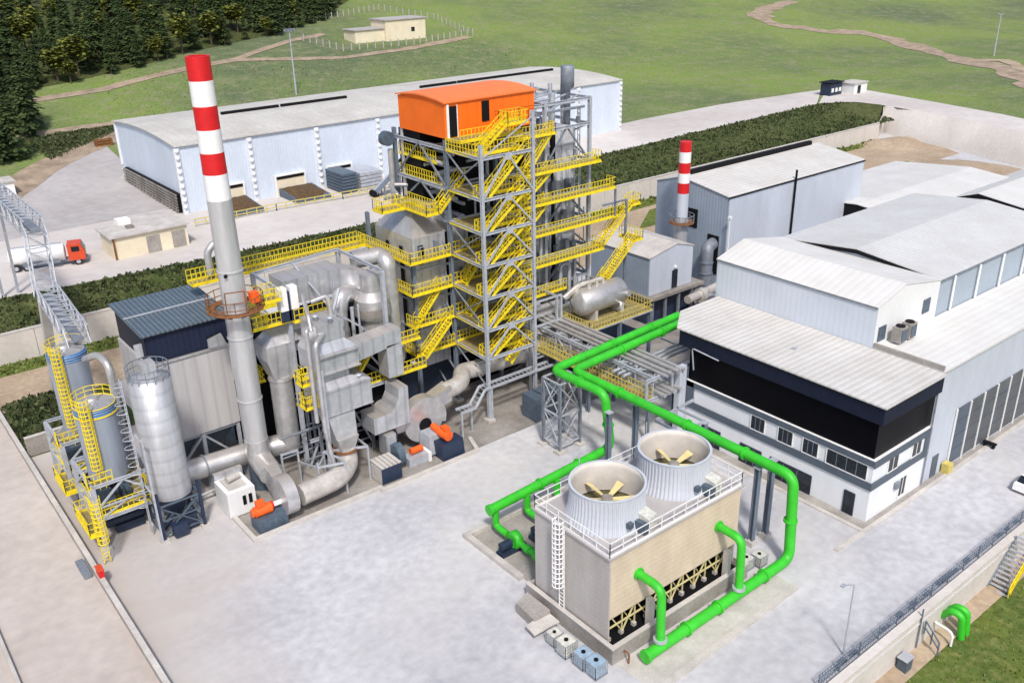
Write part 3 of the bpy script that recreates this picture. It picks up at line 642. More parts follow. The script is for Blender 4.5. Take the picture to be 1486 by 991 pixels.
# grey skip stack near third door
sk = thing('steel_skips', 'dark open steel container beside stacked grey slatted bins at the warehouse', 'container', (76, 141, 6))
q = MB()
for k in range(6): q.box(73.2, 138.6, 6.3+k*0.55, 76.0, 144.6, 6.7+k*0.55)
q.build('slatted_side', 'bluegrey_eq', sk); MB().box(73.3,138.7,6.1,75.9,144.5,9.3).build('inner_box', 'navy_eq', sk)
q = MB()
for k in range(5): q.box(76.6, 138.4, 6.1+k*0.62, 81.0, 144.2, 6.6+k*0.62)
q.build('stacked_bin', 'galv', sk); MB().box(76.8,138.6,6.1,80.8,144,9.0).build('bin_core', 'galv_dark', sk)
# conveyor ramp
cv = thing('conveyor', 'inclined grey conveyor rising from the ground towards the boiler tower', 'conveyor', (79, 133, 6))
q = MB().bar((76.3, 133.6, 6.6), (81.6, 132.3, 11.3), 1.5, 0.5); q.build('trough', 'galv', cv); MB().bar((76.3, 132.8, 7.0), (81.6, 131.5, 11.7), .25, 0.7).build('side_guard', 'column', cv)
MB().tube([(76.3, 132.8, 6.6), (76.3, 134.4, 6.6)], .55, 12).build('drum_end', 'black', cv); MB().tube([(81.7, 131.5, 11.4), (81.7, 133.1, 11.4)], .5, 12).build('drum_end', 'black', cv)
q = MB(); 
for t in (0.3, 0.65, 0.95):
    X = 76.3+5.3*t; Z = 6.4+4.7*t; Y = 133.6-1.3*t
    for s in (-.6, .6): q.bar((X, Y+s, 6), (X, Y+s, Z), 0.16)
q.build('trestle', 'galv_dark', cv)
# yellow rail along terrace
q = MB(); rail(q, [(46.6,137.2,6),(60,137,6),(71.6,136,6),(84,135,6),(92,134,6)], t=0.12, h=1.2, sp=1.6, toe=False)
tag(q.build('guard_rail', 'yellow_old'), 'yellow guard rail along the terrace road before the warehouse', 'railing')
# garage, truck, cabin, guard house
g = thing('garage', 'small cream garage with two grey doors and a flat roof on the terrace', 'garage', (37, 134, 6))
MB().prism([(32,129),(42.5,129),(42.5,138),(37,138),(32,134.5)], 'z', 6, 9.1).build('wall', 'cream', g)
rr = MB().prism([(31.6,128.6),(42.9,128.6),(42.9,138.4),(36.8,138.4),(31.6,134.9)], 'z', 9.12, 9.35).build('roof', 'kerb', g)
MB().box(34.6,134.2,9.35,36.4,136,10).build('roof_hatch', 'white', rr); MB().box(35.0,131.4,9.36,36.0,132.4,9.7).build('roof_vent', 'dirtyc', rr)
for a in (36.6, 40.2): MB().box(a, 128.93, 6.1, a+1.9, 128.99, 8.5).build('door', 'wallg', g)
MB().box(32.05,128.8,6,32.3,128.98,9.1).build('downpipe', 'rust', g)
t = thing('tanker_truck', 'white tanker truck with a red cab parked on the terrace road', 'truck', (24.3, 132.5, 6))
def truckpt(u, v, z):   # local frame along the truck: u forward
    c, s = math.cos(-0.30), math.sin(-0.30); return (24.3+u*c-v*s, 132.6+u*s+v*c, 6+z)
def tbox(mb, u0, v0, z0, u1, v1, z1, tp=0):
    mb.hexa([truckpt(u0,v0,z0),truckpt(u1,v0,z0),truckpt(u1,v1,z0),truckpt(u0,v1,z0)], [truckpt(u0,v0,z1),truckpt(u1-tp,v0,z1),truckpt(u1-tp,v1,z1),truckpt(u0,v1,z1)])
q = MB(); q.tube([truckpt(-4.6,0,1.9), truckpt(-4.5,0,1.9), truckpt(2.2,0,1.9), truckpt(2.3,0,1.9)], [0.9,1.2,1.2,0.9], 20); tk = q.build('tank', 'white', t)
q = MB(); tbox(q, -4.4, -.25, 3.05, 2.0, .25, 3.15); q.build('catwalk', 'galv', tk)
q = MB(); tbox(q, -4.6, -0.5, 0.6, 5.0, 0.5, 0.95); tbox(q, -3.0,-1.15,0.7,1.6,-1.05,1.2); q.build('chassis', 'galv_dark', t)
q = MB(); tbox(q, 2.7, -1.2, 0.8, 4.8, 1.2, 2.0); tbox(q, 2.7, -1.2, 2.0, 4.8, 1.2, 3.0, 0.35); cb = q.build('cab', 'truckred', t)
q = MB(); tbox(q, 3.2, -1.23, 2.0, 4.2, -1.2, 2.7); q.hexa([truckpt(4.83,-1.05,2.02),truckpt(4.86,-1.05,2.02),truckpt(4.86,1.05,2.02),truckpt(4.83,1.05,2.02)],[truckpt(4.5,-1.05,2.85),truckpt(4.53,-1.05,2.85),truckpt(4.53,1.05,2.85),truckpt(4.5,1.05,2.85)]); q.build('window', 'glassr', cb)
for uu in (-3.9, -2.6, 3.8):
    for vv in (-1.05, 0.8):
        q = MB(); q.tube([truckpt(uu, vv, 0.52), truckpt(uu, vv+0.3, 0.52)], 0.52, 18); wl = q.build('wheel', 'tyre', t)
        q = MB(); q.tube([truckpt(uu, vv-.02, 0.52), truckpt(uu, vv+.32, 0.52)], 0.28, 12); q.build('rim', 'galv', wl)
c = thing('site_cabin', 'white flat-roofed site cabin by the upper yard at the left edge', 'cabin', (26, 174.5, 6))
MB().box(18, 175, 6, 29.6, 179, 9.2).build('wall', 'white', c); MB().box(17.7,174.7,9.2,29.9,179.3,9.4).build('roof', 'kerb', c)
for a in (20,23.5,27): MB().box(a,174.93,7.3,a+1.3,174.99,8.4).build('window', 'glassr', c)
q = MB()
for k in range(3): q.box(50.0,198.5,T(51,199)+k*.5,53.4,199.6,T(51,199)+.38+k*.5)
for a in (50.1, 53.0): q.box(a,198.4,T(51,199),a+.2,199.7,T(51,199)+1.5)
tag(q.build('plank_stack', 'rust'), 'orange stack of boards lying on the track behind the upper yard', 'boards')
gh = thing('guard_house', 'small white guard house by the gate at the top of the hill road', 'guard house', (224, 141, 6))
MB().box(224,136.5,6,230,141,8.6).build('wall', 'cladwhite', gh); MB().box(223.7,136.2,8.6,230.3,141.3,8.8).build('roof', 'kerb', gh); MB().box(225.6,136.43,6,227,136.49,8.1).build('door', 'glassr', gh)
kb = thing('gate_kiosk', 'dark glazed kiosk with white windows next to the guard house', 'kiosk', (219.5, 141, 6))
MB().box(217,139,6,222.2,142,9.0).build('wall', 'navy_eq', kb); MB().box(216.6,138.6,9.2,222.6,142.4,9.4).build('roof', 'black', kb)
for a in (217.5,219.2,220.8): MB().box(a,138.93,6.9,a+1,138.99,7.9).build('window', 'cladwhite', kb)
# far house with fence
h = thing('farm_house', 'small cream house with a flat roof and lower wing on the hillside', 'house', (160, 264, T(160, 264)))
z0 = T(160, 264)-.5
MB().box(158, 261, z0, 173, 270, z0+6.3).build('wall', 'cream', h); MB().box(157.6,260.6,z0+6.3,173.4,270.4,z0+6.6).build('roof', 'conc_yardl', h)
MB().box(147.5, 262, z0, 158, 269, z0+3.9).build('wing', 'cream', h); MB().box(147.1,261.6,z0+3.9,157.9,269.4,z0+4.2).build('wing_roof', 'conc_yardl', h)
MB().box(167.5,260.92,z0+2.5,168.8,260.98,z0+3.8).build('window', 'glassr', h)
fp = [(134.5,271),(139,254.7),(164,254.5),(190,258.5),(192,284),(183,306),(165,300),(148,294)]
fn = thing('farm_fence', 'ring of pale fence posts around the small farm house', 'fence', (165, 275, T(165, 275)))
q = MB(); wq = MB()
for a, b in zip(fp, fp[1:]):
    L = math.dist(a, b); k = int(L/2.6)
    for i in range(k):
        x = a[0]+(b[0]-a[0])*i/k; y = a[1]+(b[1]-a[1])*i/k; q.bar((x, y, T(x, y)), (x, y, T(x, y)+2.1), 0.28)
    for z in (.7, 1.5): wq.bar((*a, T(*a)+z), (*b, T(*b)+z), 0.04)
build_each(q, 'post', 'fenceposts', fn); wq.build('wire', 'galv_dark', fn)
def mast(name, label, x, y, z, h, kind):
    t = thing(name, label, 'light pole', (x, y, z))
    MB().tube([(x,y,z),(x,y,z+h)], [0.28, 0.14] if kind != 'yard' else [0.07, 0.04], 10).build('pole', 'galv', t)
    q = MB()
    if kind == 'flood':
        q.bar((x-1.4,y,z+h),(x+1.4,y,z+h),0.14)
        for s in (-1.2,-.4,.4,1.2): q.hexa([(x+s-.3,y-.35,z+h-.1),(x+s+.3,y-.35,z+h-.1),(x+s+.3,y+.2,z+h+.1),(x+s-.3,y+.2,z+h+.1)],[(x+s-.3,y-.35,z+h+.5),(x+s+.3,y-.35,z+h+.5),(x+s+.3,y+.2,z+h+.6),(x+s-.3,y+.2,z+h+.6)])
    elif kind == 'yard': q.bar((x,y,z+h),(x-.7,y+.3,z+h+.15),.05); q.box(x-1.0,y+.2,z+h+.1,x-.6,y+.45,z+h+.2)
    else:
        for s in (-1.3, 1.3): q.bar((x,y,z+h),(x+s,y,z+h+.3),0.12); q.box(x+s-.45,y-.2,z+h+.25,x+s+.45,y+.2,z+h+.42)
    q.build('lamp_head', 'galv_dark' if kind == 'flood' else 'galv', t); return t
mast('floodlight_mast', 'tall floodlight mast rising behind the long warehouse roof', 104.8, 218.4, T(104.8, 218.4), 15.2, 'flood')
mast('double_street_lamp', 'pale double-armed lamp post on the far right hillside', 323.8, 147.6, 6, 13, 'st')
mast('yard_lamp', 'thin pale lamp post standing in the yard near the bottom wall', 48, 24.6, 0, 6, 'yard')
# ---------------------------------------------------------------- trees
def conifer(label, loc, h, leaf, n=520, rr=0.24, pine=True):
    t = thing('pine_tree' if pine else 'broadleaf_tree', label, 'tree', loc)
    x, y, z = loc
    MB().tube([(x, y, z-0.3), (x+.1, y, z+h*0.5), (x, y, z+h*0.93)], [h*.022+.05, h*.014+.03, .02], 7).build('trunk', 'bark', t)
    mb = MB()
    for i in range(n):
        if pine:
            k = random.random()**0.75; lev = k*0.92+0.08; R = h*rr*(1.08-lev)**0.85*(0.75+0.25*math.sin(lev*38)); a = random.uniform(0, 6.28); rad = R*random.uniform(0.25, 1)**0.5
            cz = z+h*lev-rad*0.28; w = h*0.055*random.uniform(.6, 1.3)
        else:
            a = random.uniform(0, 6.28); th = random.uniform(-1, 1); cl = random.randrange(7); ca = cl*0.9
            ox, oy, oz = math.cos(ca)*h*.16*(cl > 0), math.sin(ca)*h*.16*(cl > 0), h*(.62+.1*math.sin(cl*2.1)); q = random.uniform(.4, 1)**.5*h*.2
            cz = z+oz+th*q; rad = None; X = x+ox+math.cos(a)*q*math.sqrt(1-th*th); Y = y+oy+math.sin(a)*q*math.sqrt(1-th*th); w = h*.07*random.uniform(.6, 1.3)
        if rad is not None: X = x+rad*math.cos(a); Y = y+rad*math.sin(a)
        d = Vector((math.cos(a), math.sin(a), -0.35 if pine else random.uniform(-.5, .5))).normalized(); s = Vector((-math.sin(a), math.cos(a), random.uniform(-.3, .3))).normalized()
        c = Vector((X, Y, cz)); mb.add([c-s*w*.5-d*w*.6, c+s*w*.5-d*w*.6, c+s*w*.35+d*w*.8, c-s*w*.35+d*w*.8], [(0, 1, 2, 3)])
    mb.build('crown', leaf, t, recalc=False); return t
protos = []
for i in range(5): protos.append(conifer('', (0, 0, 0), 10+i*.6, 'leafdark', 620, 0.20+0.02*i))
for i in range(2): protos.append(conifer('', (0, 0, 0), 9, 'leafmid', 520, 0.3, False))
fe = [(-12,188),(20,190),(33,196),(40,199),(50,246),(63,250),(82,258.5),(96,267),(112,273),(129,280),(153,293),(168,309),(186,327)]
spots = []
def fy(x):
    for a, b in zip(fe[:-1], fe[1:]):
        if a[0] <= x <= b[0]: return a[1]+(b[1]-a[1])*(x-a[0])/(b[0]-a[0])
    return 330
tries = 0
while len(spots) < 285 and tries < 60000:
    tries += 1
    x = random.uniform(14, 186); e = fy(x); dd = random.random()**1.6*95; y = e+1+dd
    if x < 42 and y > 262: continue
    mind = 3.3+dd*0.035
    if any((x-a)**2+(y-b)**2 < mind*mind for a, b in spots): continue
    spots.append((x, y))
used = set(); wl = ['dark', 'deep green', 'dense', 'slender', 'ragged']
for i, (x, y) in enumerate(sorted(spots, key=lambda p: p[1]-fy(p[0]))):
    dd = y-fy(x); far = dd > 34
    k = random.choice((5, 6)) if (random.random() < (0.55 if far else 0.16)) else random.randrange(5)
    s = random.uniform(0.62, 1.25)*(1.0 if not far else 1.1)
    size = 'small' if s < .78 else ('tall' if s > 1.08 else 'mid-sized')
    if x <= 42: zone = 'beside the upper yard'
    elif dd < 4: zone = 'on the forest edge '+('left of the chimney' if x < 92 else 'right of the chimney')
    elif far: zone = 'deep in the forest '+('at the left corner' if x < 80 else ('above the chimney' if x < 115 else 'towards the farm house'))
    else: zone = 'in mid forest '+('left of the chimney' if x < 85 else ('behind the chimney' if x < 110 else 'towards the farm house'))
    kindw = size+' dark green conifer' if k < 5 else size+' olive green rounded tree'
    lab = kindw+' '+zone; grp = kindw+'s '+zone
    if k not in used: o = protos[k]; o.location = (x, y, T(x, y)); used.add(k)
    else: o = dup(protos[k], (x, y, T(x, y)))
    o['label'] = lab; o['group'] = grp
    o.scale = (s, s, s*random.uniform(.9, 1.15)); o.rotation_euler = (0, 0, random.uniform(0, 6.28))
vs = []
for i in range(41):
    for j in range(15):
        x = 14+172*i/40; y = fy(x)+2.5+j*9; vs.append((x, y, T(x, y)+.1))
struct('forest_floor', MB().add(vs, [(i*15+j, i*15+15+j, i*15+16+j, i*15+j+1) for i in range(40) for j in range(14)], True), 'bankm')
for k, p in enumerate(protos):
    if k not in used: bpy.data.objects.remove(p)
# ================================================================ BUILDINGS ON THE RIGHT
of = thing('office_building', 'white three storey office block with dark glazed top floor and grey bands', 'office building', (63, 32, 0))
MB().box(63.1, 32.3, 0, 72.2, 52.6, 5.95).build('wall', 'owhite', of)
# bands
b = MB()
b.box(62.96,32.16,5.45,63.08,52.4,5.98).box(63.08,32.16,5.3,72.0,32.28,5.98)
b.box(62.97,32.17,3.15,63.08,52.4,3.85).box(63.08,32.17,3.15,72.0,32.28,3.85)
b.box(62.96,51.5,3.15,63.09,52.4,5.98); b.box(71.2,32.15,3.15,72.0,32.28,5.98)
b.build('grey_band', 'oband', of)
MB().box(62.99,32.2,6.0,72.2,52.5,6.06).build('ledge', 'white', of)
# glazed top floor set back
gl = MB().box(63.2, 32.45, 6.07, 72.1, 52.4, 9.75).build('glazed_storey', 'glass', of)
q = MB()
for i in range(16): q.box(63.14, 33.4+i*1.25, 6.1, 63.19, 33.44+i*1.25, 9.44)
for i in range(6): q.box(64.6+i*1.3, 32.39, 6.1, 64.64+i*1.3, 32.44, 9.44)
for z in (7.9,): q.box(63.15, 32.6, z, 63.19, 52.4, z+.04); q.box(63.5,32.4,z,72.1,32.44,z+.04)
None
MB().box(62.9,32.0,9.45,72.15,53.6,11.05).build('fascia', 'navy', of)
fr = MB().prism([(62.7,31.8),(72.15,31.8),(72.15,56.6),(66.1,56.4),(62.7,53.8)], 'z', 11.06, 11.2).build('roof', 'roofw', of)
q = MB(); q.box(66.6, 43.2, 11.2, 67.0, 43.6, 11.35); q.build('roof_vent', 'galv', fr)
def win(y0, y1, z0, z1, k=2, name='window', x=63.1):
    w = MB().box(x-.06, y0, z0, x-.01, y1, z1).build(name, 'glassr', of)
    q = MB(); q.box(x-.1,y0-.06,z0-.06,x-.02,y0,z1+.06).box(x-.1,y1,z0-.08,x-.02,y1+.08,z1+.08).box(x-.1,y0,z0-.08,x-.02,y1,z0).box(x-.1,y0,z1,x-.02,y1,z1+.08)
    q.build('frame', 'white' if name == 'window' else 'navy_eq', w)
    q = MB()
    for i in range(1, k): yy = y0+(y1-y0)*i/k; q.box(x-.1, yy-.025, z0, x-.065, yy+.025, z1)
    if q.v: q.build('mullion', 'column', w)
for (a, c) in ((43.1, 44.6), (40.1, 41.6), (37.5, 39.0)): win(a, c, 3.95, 5.32, 3)
win(32.8, 36.6, 3.95, 5.32, 4)
for (a, c) in ((48.0, 50.0), (43.2, 45.5), (37.8, 42.1)): win(a, c, 0.1, 1.9, 3, 'glazed_door')
win(33.55, 34.45, 0.1, 2.15, 1, 'door')
def winr(x0, x1, z0, z1, k=2, name='window', y=32.3, m='glassr'):
    w = MB().box(x0, y-.06, z0, x1, y-.01, z1).build(name, m, of)
    q = MB(); q.box(x0-.08,y-.1,z0-.08,x0,y-.02,z1+.08).box(x1,y-.1,z0-.08,x1+.08,y-.02,z1+.08).box(x0,y-.1,z0-.08,x1,y-.02,z0).box(x0,y-.1,z1,x1,y-.02,z1+.08)
    for i in range(1, k): xx = x0+(x1-x0)*i/k; q.box(xx-.03, y-.1, z0, xx+.03, y-.065, z1)
    q.build('frame', 'white', w)
winr(65.4,66.9,3.95,5.3); winr(69.2,70.6,3.95,5.3); winr(67.9,68.9,0.5,2.4)
MB().box(67.0,32.0,1.7,67.6,32.28,2.3).build('wall_lamp', 'galv_dark', of)
MB().tube([(71.8,32.15,0.2),(71.8,32.15,11)], .07, 8).build('downpipe', 'galv_dark', of)
pb = MB().tube(rnd([(62.9,51.6,7.4),(62.5,51.6,9.8),(62.5,48.4,9.6)], .3), .07, 8); tag(pb.build('vent_pipe', 'galv'), 'thin grey bent pipe on the dark glazed front near its left end', 'pipe')
# upper block
ub = thing('upper_block', 'tall white block with a low pitched roof behind the office roof', 'building', (77, 48, 0))
gable(ub, 72.2, 83, 38.9, 57, 0, 15.1, 16.3, 'y', 76.4, 'clad_shade', 'roofb', 0.1)
MB().prism([(72.25,11),(82.95,11),(82.95,15.05),(76.4,16.25),(72.25,15.05)], 'y', 38.86, 38.895).build('gable_sheet', 'cladwhite', ub)
MB().box(72.08,38.9,15.0,72.18,57,15.16).build('gutter', 'galv_dark', ub)
for (a, z) in ((72.7, 11.7), (80.2, 12.4)): MB().box(a,38.76,z,a+1.2,38.84,z+1.4).build('wall_louvre', 'bluegrey_eq', ub)
for i, a in enumerate((74.1, 75.7)):
    t = thing('ac_unit', ('left' if i == 0 else 'right')+' one of the two grey air conditioning units on the white roof', 'air conditioner', (a, 38, 11.4), 'air conditioning units on the white roof')
    MB().box(a,37.4,11.55,a+1.1,38.3,13.0).build('casing', 'wallg', t); MB().lathe([(.42,13.01),(.42,13.1)], a+.55, 37.85, 18).build('fan_grille', 'black', t); MB().box(a+.1,37.33,11.7,a+1.0,37.39,12.8).build('coil', 'bluegrey_eq', t)
# workshop hall with gates
hl = thing('workshop_hall', 'long pale hall with tall grey gates and a bright white flat roof', 'hall', (90, 35, 0))
MB().box(72.25, 32.35, 0, 118, 38.88, 11.1).build('wall', 'cladl', hl)
MB().box(72.22, 32.1, 11.12, 118, 38.85, 11.35).build('roof', 'roofb', hl)
MB().box(72.18, 32.2, 11.35, 72.4, 38.8, 11.75).build('parapet', 'wallg', hl)
x = 76.6
for i in range(12):
    g_ = MB().box(x, 32.24, 0.3 if i else 0.3, x+2.3, 32.33, 6.1).build('gate', 'gate' if i else 'oband', hl)
    q = MB(); 
    for z in (1.7, 3.2, 4.7): q.box(x, 32.2, z, x+2.3, 32.235, z+.06)
    q.build('gate_rail', 'bluegrey_eq', g_); x += 2.6
q = MB(); x = 76.35
for i in range(13): q.box(x+.04, 32.18, 0, x+.18, 32.3, 6.15); x += 2.6
build_each(q,'gate_post','white',hl)
MB().box(73.5,32.27,0.1,74.5,32.33,2.3).build('door', 'oband', hl)
w_ = MB().box(75.3,31.5,0.0,76.1,32.2,1.0); tag(w_.build('yellow_bin', 'yellow_old'), 'yellow bin standing beside the first hall gate', 'bin')
b_ = thing('bench', 'dark low bench lying on the yard in front of the hall gates', 'bench', (83.5, 32, 0)); MB().box(82.9,30.9,.35,83.4,33.0-.9,.5).build('seat', 'black', b_); MB().box(82.95,31.0,0,83.35,31.2,.34).box(82.95,31.8,0,83.35,32.0,.34).build('leg', 'black', b_)
# big hall
bh = thing('main_hall', 'large hall with a wide grey pitched roof behind the white block', 'hall', (96, 48, 0))
gable(bh, 83.15, 110.3, 38.95, 57, 0, 15.05, 15.95, 'x', 48, 'cladg2', 'roofgrey', 0.15)
MB().prism([(39,14.8),(48,15.5),(56.9,14.8),(56.9,15.04),(48,15.92),(39,15.04)],'x',83.03,83.13).build('painted_gable_shadow','black',bh)  # black strip paints the shadow line under the gable edge
for i in range(5): MB().tube([(85.5+i*5, 38.7, 11.4), (85.5+i*5, 38.7, 15.0)], .12, 8).build('downpipe', 'white', bh)
MB().box(83.1,38.72,14.98,110.3,38.79,15.14).build('gutter', 'galv_dark', bh)
# sheds behind
s1 = thing('storage_shed', 'wide white pitched shed roof behind the main hall on the left', 'shed', (140, 72, 0))
gable(s1, 123, 157, 59, 85.5, 0, 7.1, 8.3, 'x', 72, 'black', 'roofx', 0.2)
s2 = thing('storage_shed', 'white pitched shed roof with dark gable at the right edge behind the main hall', 'shed', (150, 60, 0))
gable(s2, 139.5, 210, 46, 68, 0, 6.8, 8.9, 'x', 62, 'black', 'roofx', 0.2)
# tall grey hall with chimney
th_ = thing('tall_hall', 'tall blue-grey hall with a dark ridge slot behind the small red and white chimney', 'hall', (110, 80, 0))
gable(th_, 95.4, 127, 74.2, 87, 0, 14, 15.3, 'x', 82.5, 'cladg', 'roofw', 0.15)
MB().prism([(95.5,0.02),(126.95,0.02),(126.95,13.9),(95.5,13.9)], 'y', 74.14, 74.19).build('side_sheet', 'cladl', th_)
q = MB().box(97,82.2,15.4,125,82.8,16.0); q.build('ridge_vent', 'black', th_)
MB().tube([(109.5,73.9,2),(109.5,73.9,15.4)], .16, 8).build('downpipe', 'black', th_)
MB().box(95.2,74.0,13.85,127.1,74.1,14.05).build('gutter', 'black', th_)
for (a, z0_, z1_) in ((79.3, 8.7, 11.3), (75.4, 3.0, 8.4)): MB().box(95.3,a,z0_,95.38,a+1.9,z1_).build('wall_opening', 'black', th_)
sc = thing('small_chimney', 'shorter red and white banded chimney with a ring platform before the tall grey hall', 'chimney', (92, 79.2, 0))
zs = [(0, 10.9, 'chim', .9), (10.9, 14.3, 'cladl', .78), (14.3, 15.7, 'red', .78), (15.7, 17.0, 'white', .78), (17.0, 18.4, 'red', .78), (18.4, 19.8, 'white', .78), (19.8, 21.1, 'red', .78)]
for a, c, m_, r_ in zs: MB().lathe([(r_, a), (r_, c)], 92, 79.2, 24, True, c > 21, False).build('shaft_band', m_, sc)
pl = MB().lathe([(.8, 10.2), (1.7, 10.2), (1.7, 10.35), (.8, 10.35)], 92, 79.2, 20, False, False, False).build('ring_platform', 'rust', sc)
q = MB(); q.ring(92,79.2,11.3,1.65,.05); q.ring(92,79.2,10.85,1.65,.04)
for i in range(12): a = i*math.pi/6; q.bar((92+1.65*math.cos(a),79.2+1.65*math.sin(a),10.3),(92+1.65*math.cos(a),79.2+1.65*math.sin(a),11.3),.06)
q.build('handrail', 'galv_dark', pl)
# big round duct next to it
d_ = thing('round_duct', 'thick dark grey duct curving down in front of the tall grey hall', 'duct', (93.5, 76, 0))
MB().tube(rnd([(95.3,76.3,7.2),(93.6,75.8,7.2),(93.6,75.8,1.0)],1.6,8), .85, 18).build('duct_body', 'galv_dark', d_)
for z in (2, 3.5, 5): MB().lathe([(.86,z),(.95,z),(.95,z+.15),(.86,z+.15)], 93.6,75.8,18,False,False,False).build('flange', 'column', d_)
sp_ = MB().tube([(94.6,73.2,0),(94.6,73.2,11.5)], .09, 8).box(94.4,73.0,11.5,94.8,73.4,11.8); tag(sp_.build('lamp_post', 'white'), 'slim white lamp post at the corner of the tall grey hall', 'light pole')
# small grey building on a deck
sg = thing('control_building', 'small blue-grey building with a pale dusty roof raised on a pipe deck', 'building', (84, 78, 4))
gable(sg, 80.4, 88.5, 74, 84.5, 4.0, 9.0, 9.9, 'y', 85.3, 'cladg', 'kerb', 0.15)
MB().prism([(80.45,4.02),(88.45,4.02),(88.45,8.95),(85.3,9.85),(80.45,8.95)], 'y', 73.94, 73.99).build('side_sheet', 'cladl', sg)  # lighter copy of the wall cladding paints in the sunlit face
dr = MB().box(84.6,73.85,4.1,85.6,73.93,6.5).build('door', 'glassr', sg); MB().box(84.9,73.7,6.8,85.3,73.93,7.05).build('door_lamp', 'white', dr)
MB().box(80,73,3.6,90,84.6,3.98).build('deck', 'dirtyc', sg)
for X in (80.6,83,85.5,88,89.7): MB().bar((X,73.4,0),(X,73.4,3.6),.3).build('deck_post', 'galv_dark', sg)
MB().box(80.6,74.5,0,90,84,3.59).build('undercroft', 'navy_eq', sg)
bd = MB().tube([(86,72.3,2.6),(94,73.2,2.6)], .55, 14).tube([(88.6,72.6,2.4),(89.4,72.7,2.4)], .95, 16); tag(bd.build('brown_duct', 'pipe_lag'), 'dusty brown horizontal duct with a flange below the control building', 'duct')
# ================================================================ COOLING TOWER
ct = thing('cooling_tower', 'timber clad cooling tower with two fan stacks on its roof', 'cooling tower', (42, 39, 0))
X0, X1, Y0, Y1 = 35.5, 49.2, 35.1, 42.8
bs = MB(); a0, a1, c0, c1 = 35.0, 49.6, 34.1, 43.4
bs.box(a0,c0,0,a1,c0+.25,1.35).box(a0,c1-.25,0,a1,c1,1.35).box(a0,c0+.25,0,a0+.25,c1-.25,1.35).box(a1-.25,c0+.25,0,a1,c1-.25,1.35)
bs.build('basin_wall', 'wallg', ct)
bc = MB().box(a0-.05,c0-.05,1.35,a1+.05,c0+.3,1.45).box(a0-.05,c0+.3,1.35,a0+.3,c1,1.45).box(a1-.3,c0+.3,1.35,a1+.05,c1,1.45); bc.build('basin_coping', 'kerb', ct)
MB().box(a0+.25,c0+.25,.2,a1-.25,c1-.25,.7).build('basin_water', 'black', ct)
MB().box(X0,Y0,2.95,X1,Y0+.12,8.0).build('front_siding', 'wood', ct)
MB().box(X0-.02,Y0-.04,1.2,X0+.1,Y1,8.05).build('side_siding', 'wood_shade', ct)
MB().box(X1-.1,Y0+.12,1.2,X1,Y1,8.0).build('side_siding', 'wood_shade', ct)
MB().box(X0+.1,Y1-.12,2.95,X1-.1,Y1,8.0).build('rear_siding', 'wood', ct)
MB().box(X0+.5,Y0+1.6,1.0,X1-.5,Y1-1.6,7.9).build('dark_inner_block', 'black', ct)  # black block paints in the shade inside the tower behind the inlet
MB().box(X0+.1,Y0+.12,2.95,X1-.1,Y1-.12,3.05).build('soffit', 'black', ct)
dk = MB().box(X0-.15,Y0-.15,8.05,X1+.15,Y1+.15,8.2).build('fan_deck', 'conc_yardl', ct)
br = MB()
n = 10
for i in range(n):
    xa = X0+.5+i*(X1-X0-1)/n; xb = xa+(X1-X0-1)/n
    if i % 2 == 0: br.bar((xa,Y0+.35,2.9),(xb,Y0+.35,.9),.09)
    else: br.bar((xa,Y0+.35,.9),(xb,Y0+.35,2.9),.09)
    br.bar((xb,Y0+.4,.8),(xb,Y0+.4,2.95),.09)
    if i % 2: br.bar((xa,Y0+.75,2.9),(xb,Y0+.75,.9),.08)
br.bar((X0,Y0+.28,1.9),(X1,Y0+.28,1.9),.1)
build_each(br,'inlet_brace','beam_cream',ct)
for i in range(0, n+1): MB().box(X0+.45+i*(X1-X0-1)/n-.14, Y0+.25, .7, X0+.45+i*(X1-X0-1)/n+.14, Y0+.55, 1.0).build('footing', 'kerb', ct)
for X in (38.9, 47.3): MB().box(X,34.35,0,X+.45,34.8,3.3).build('pipe_pier', 'kerb', ct)
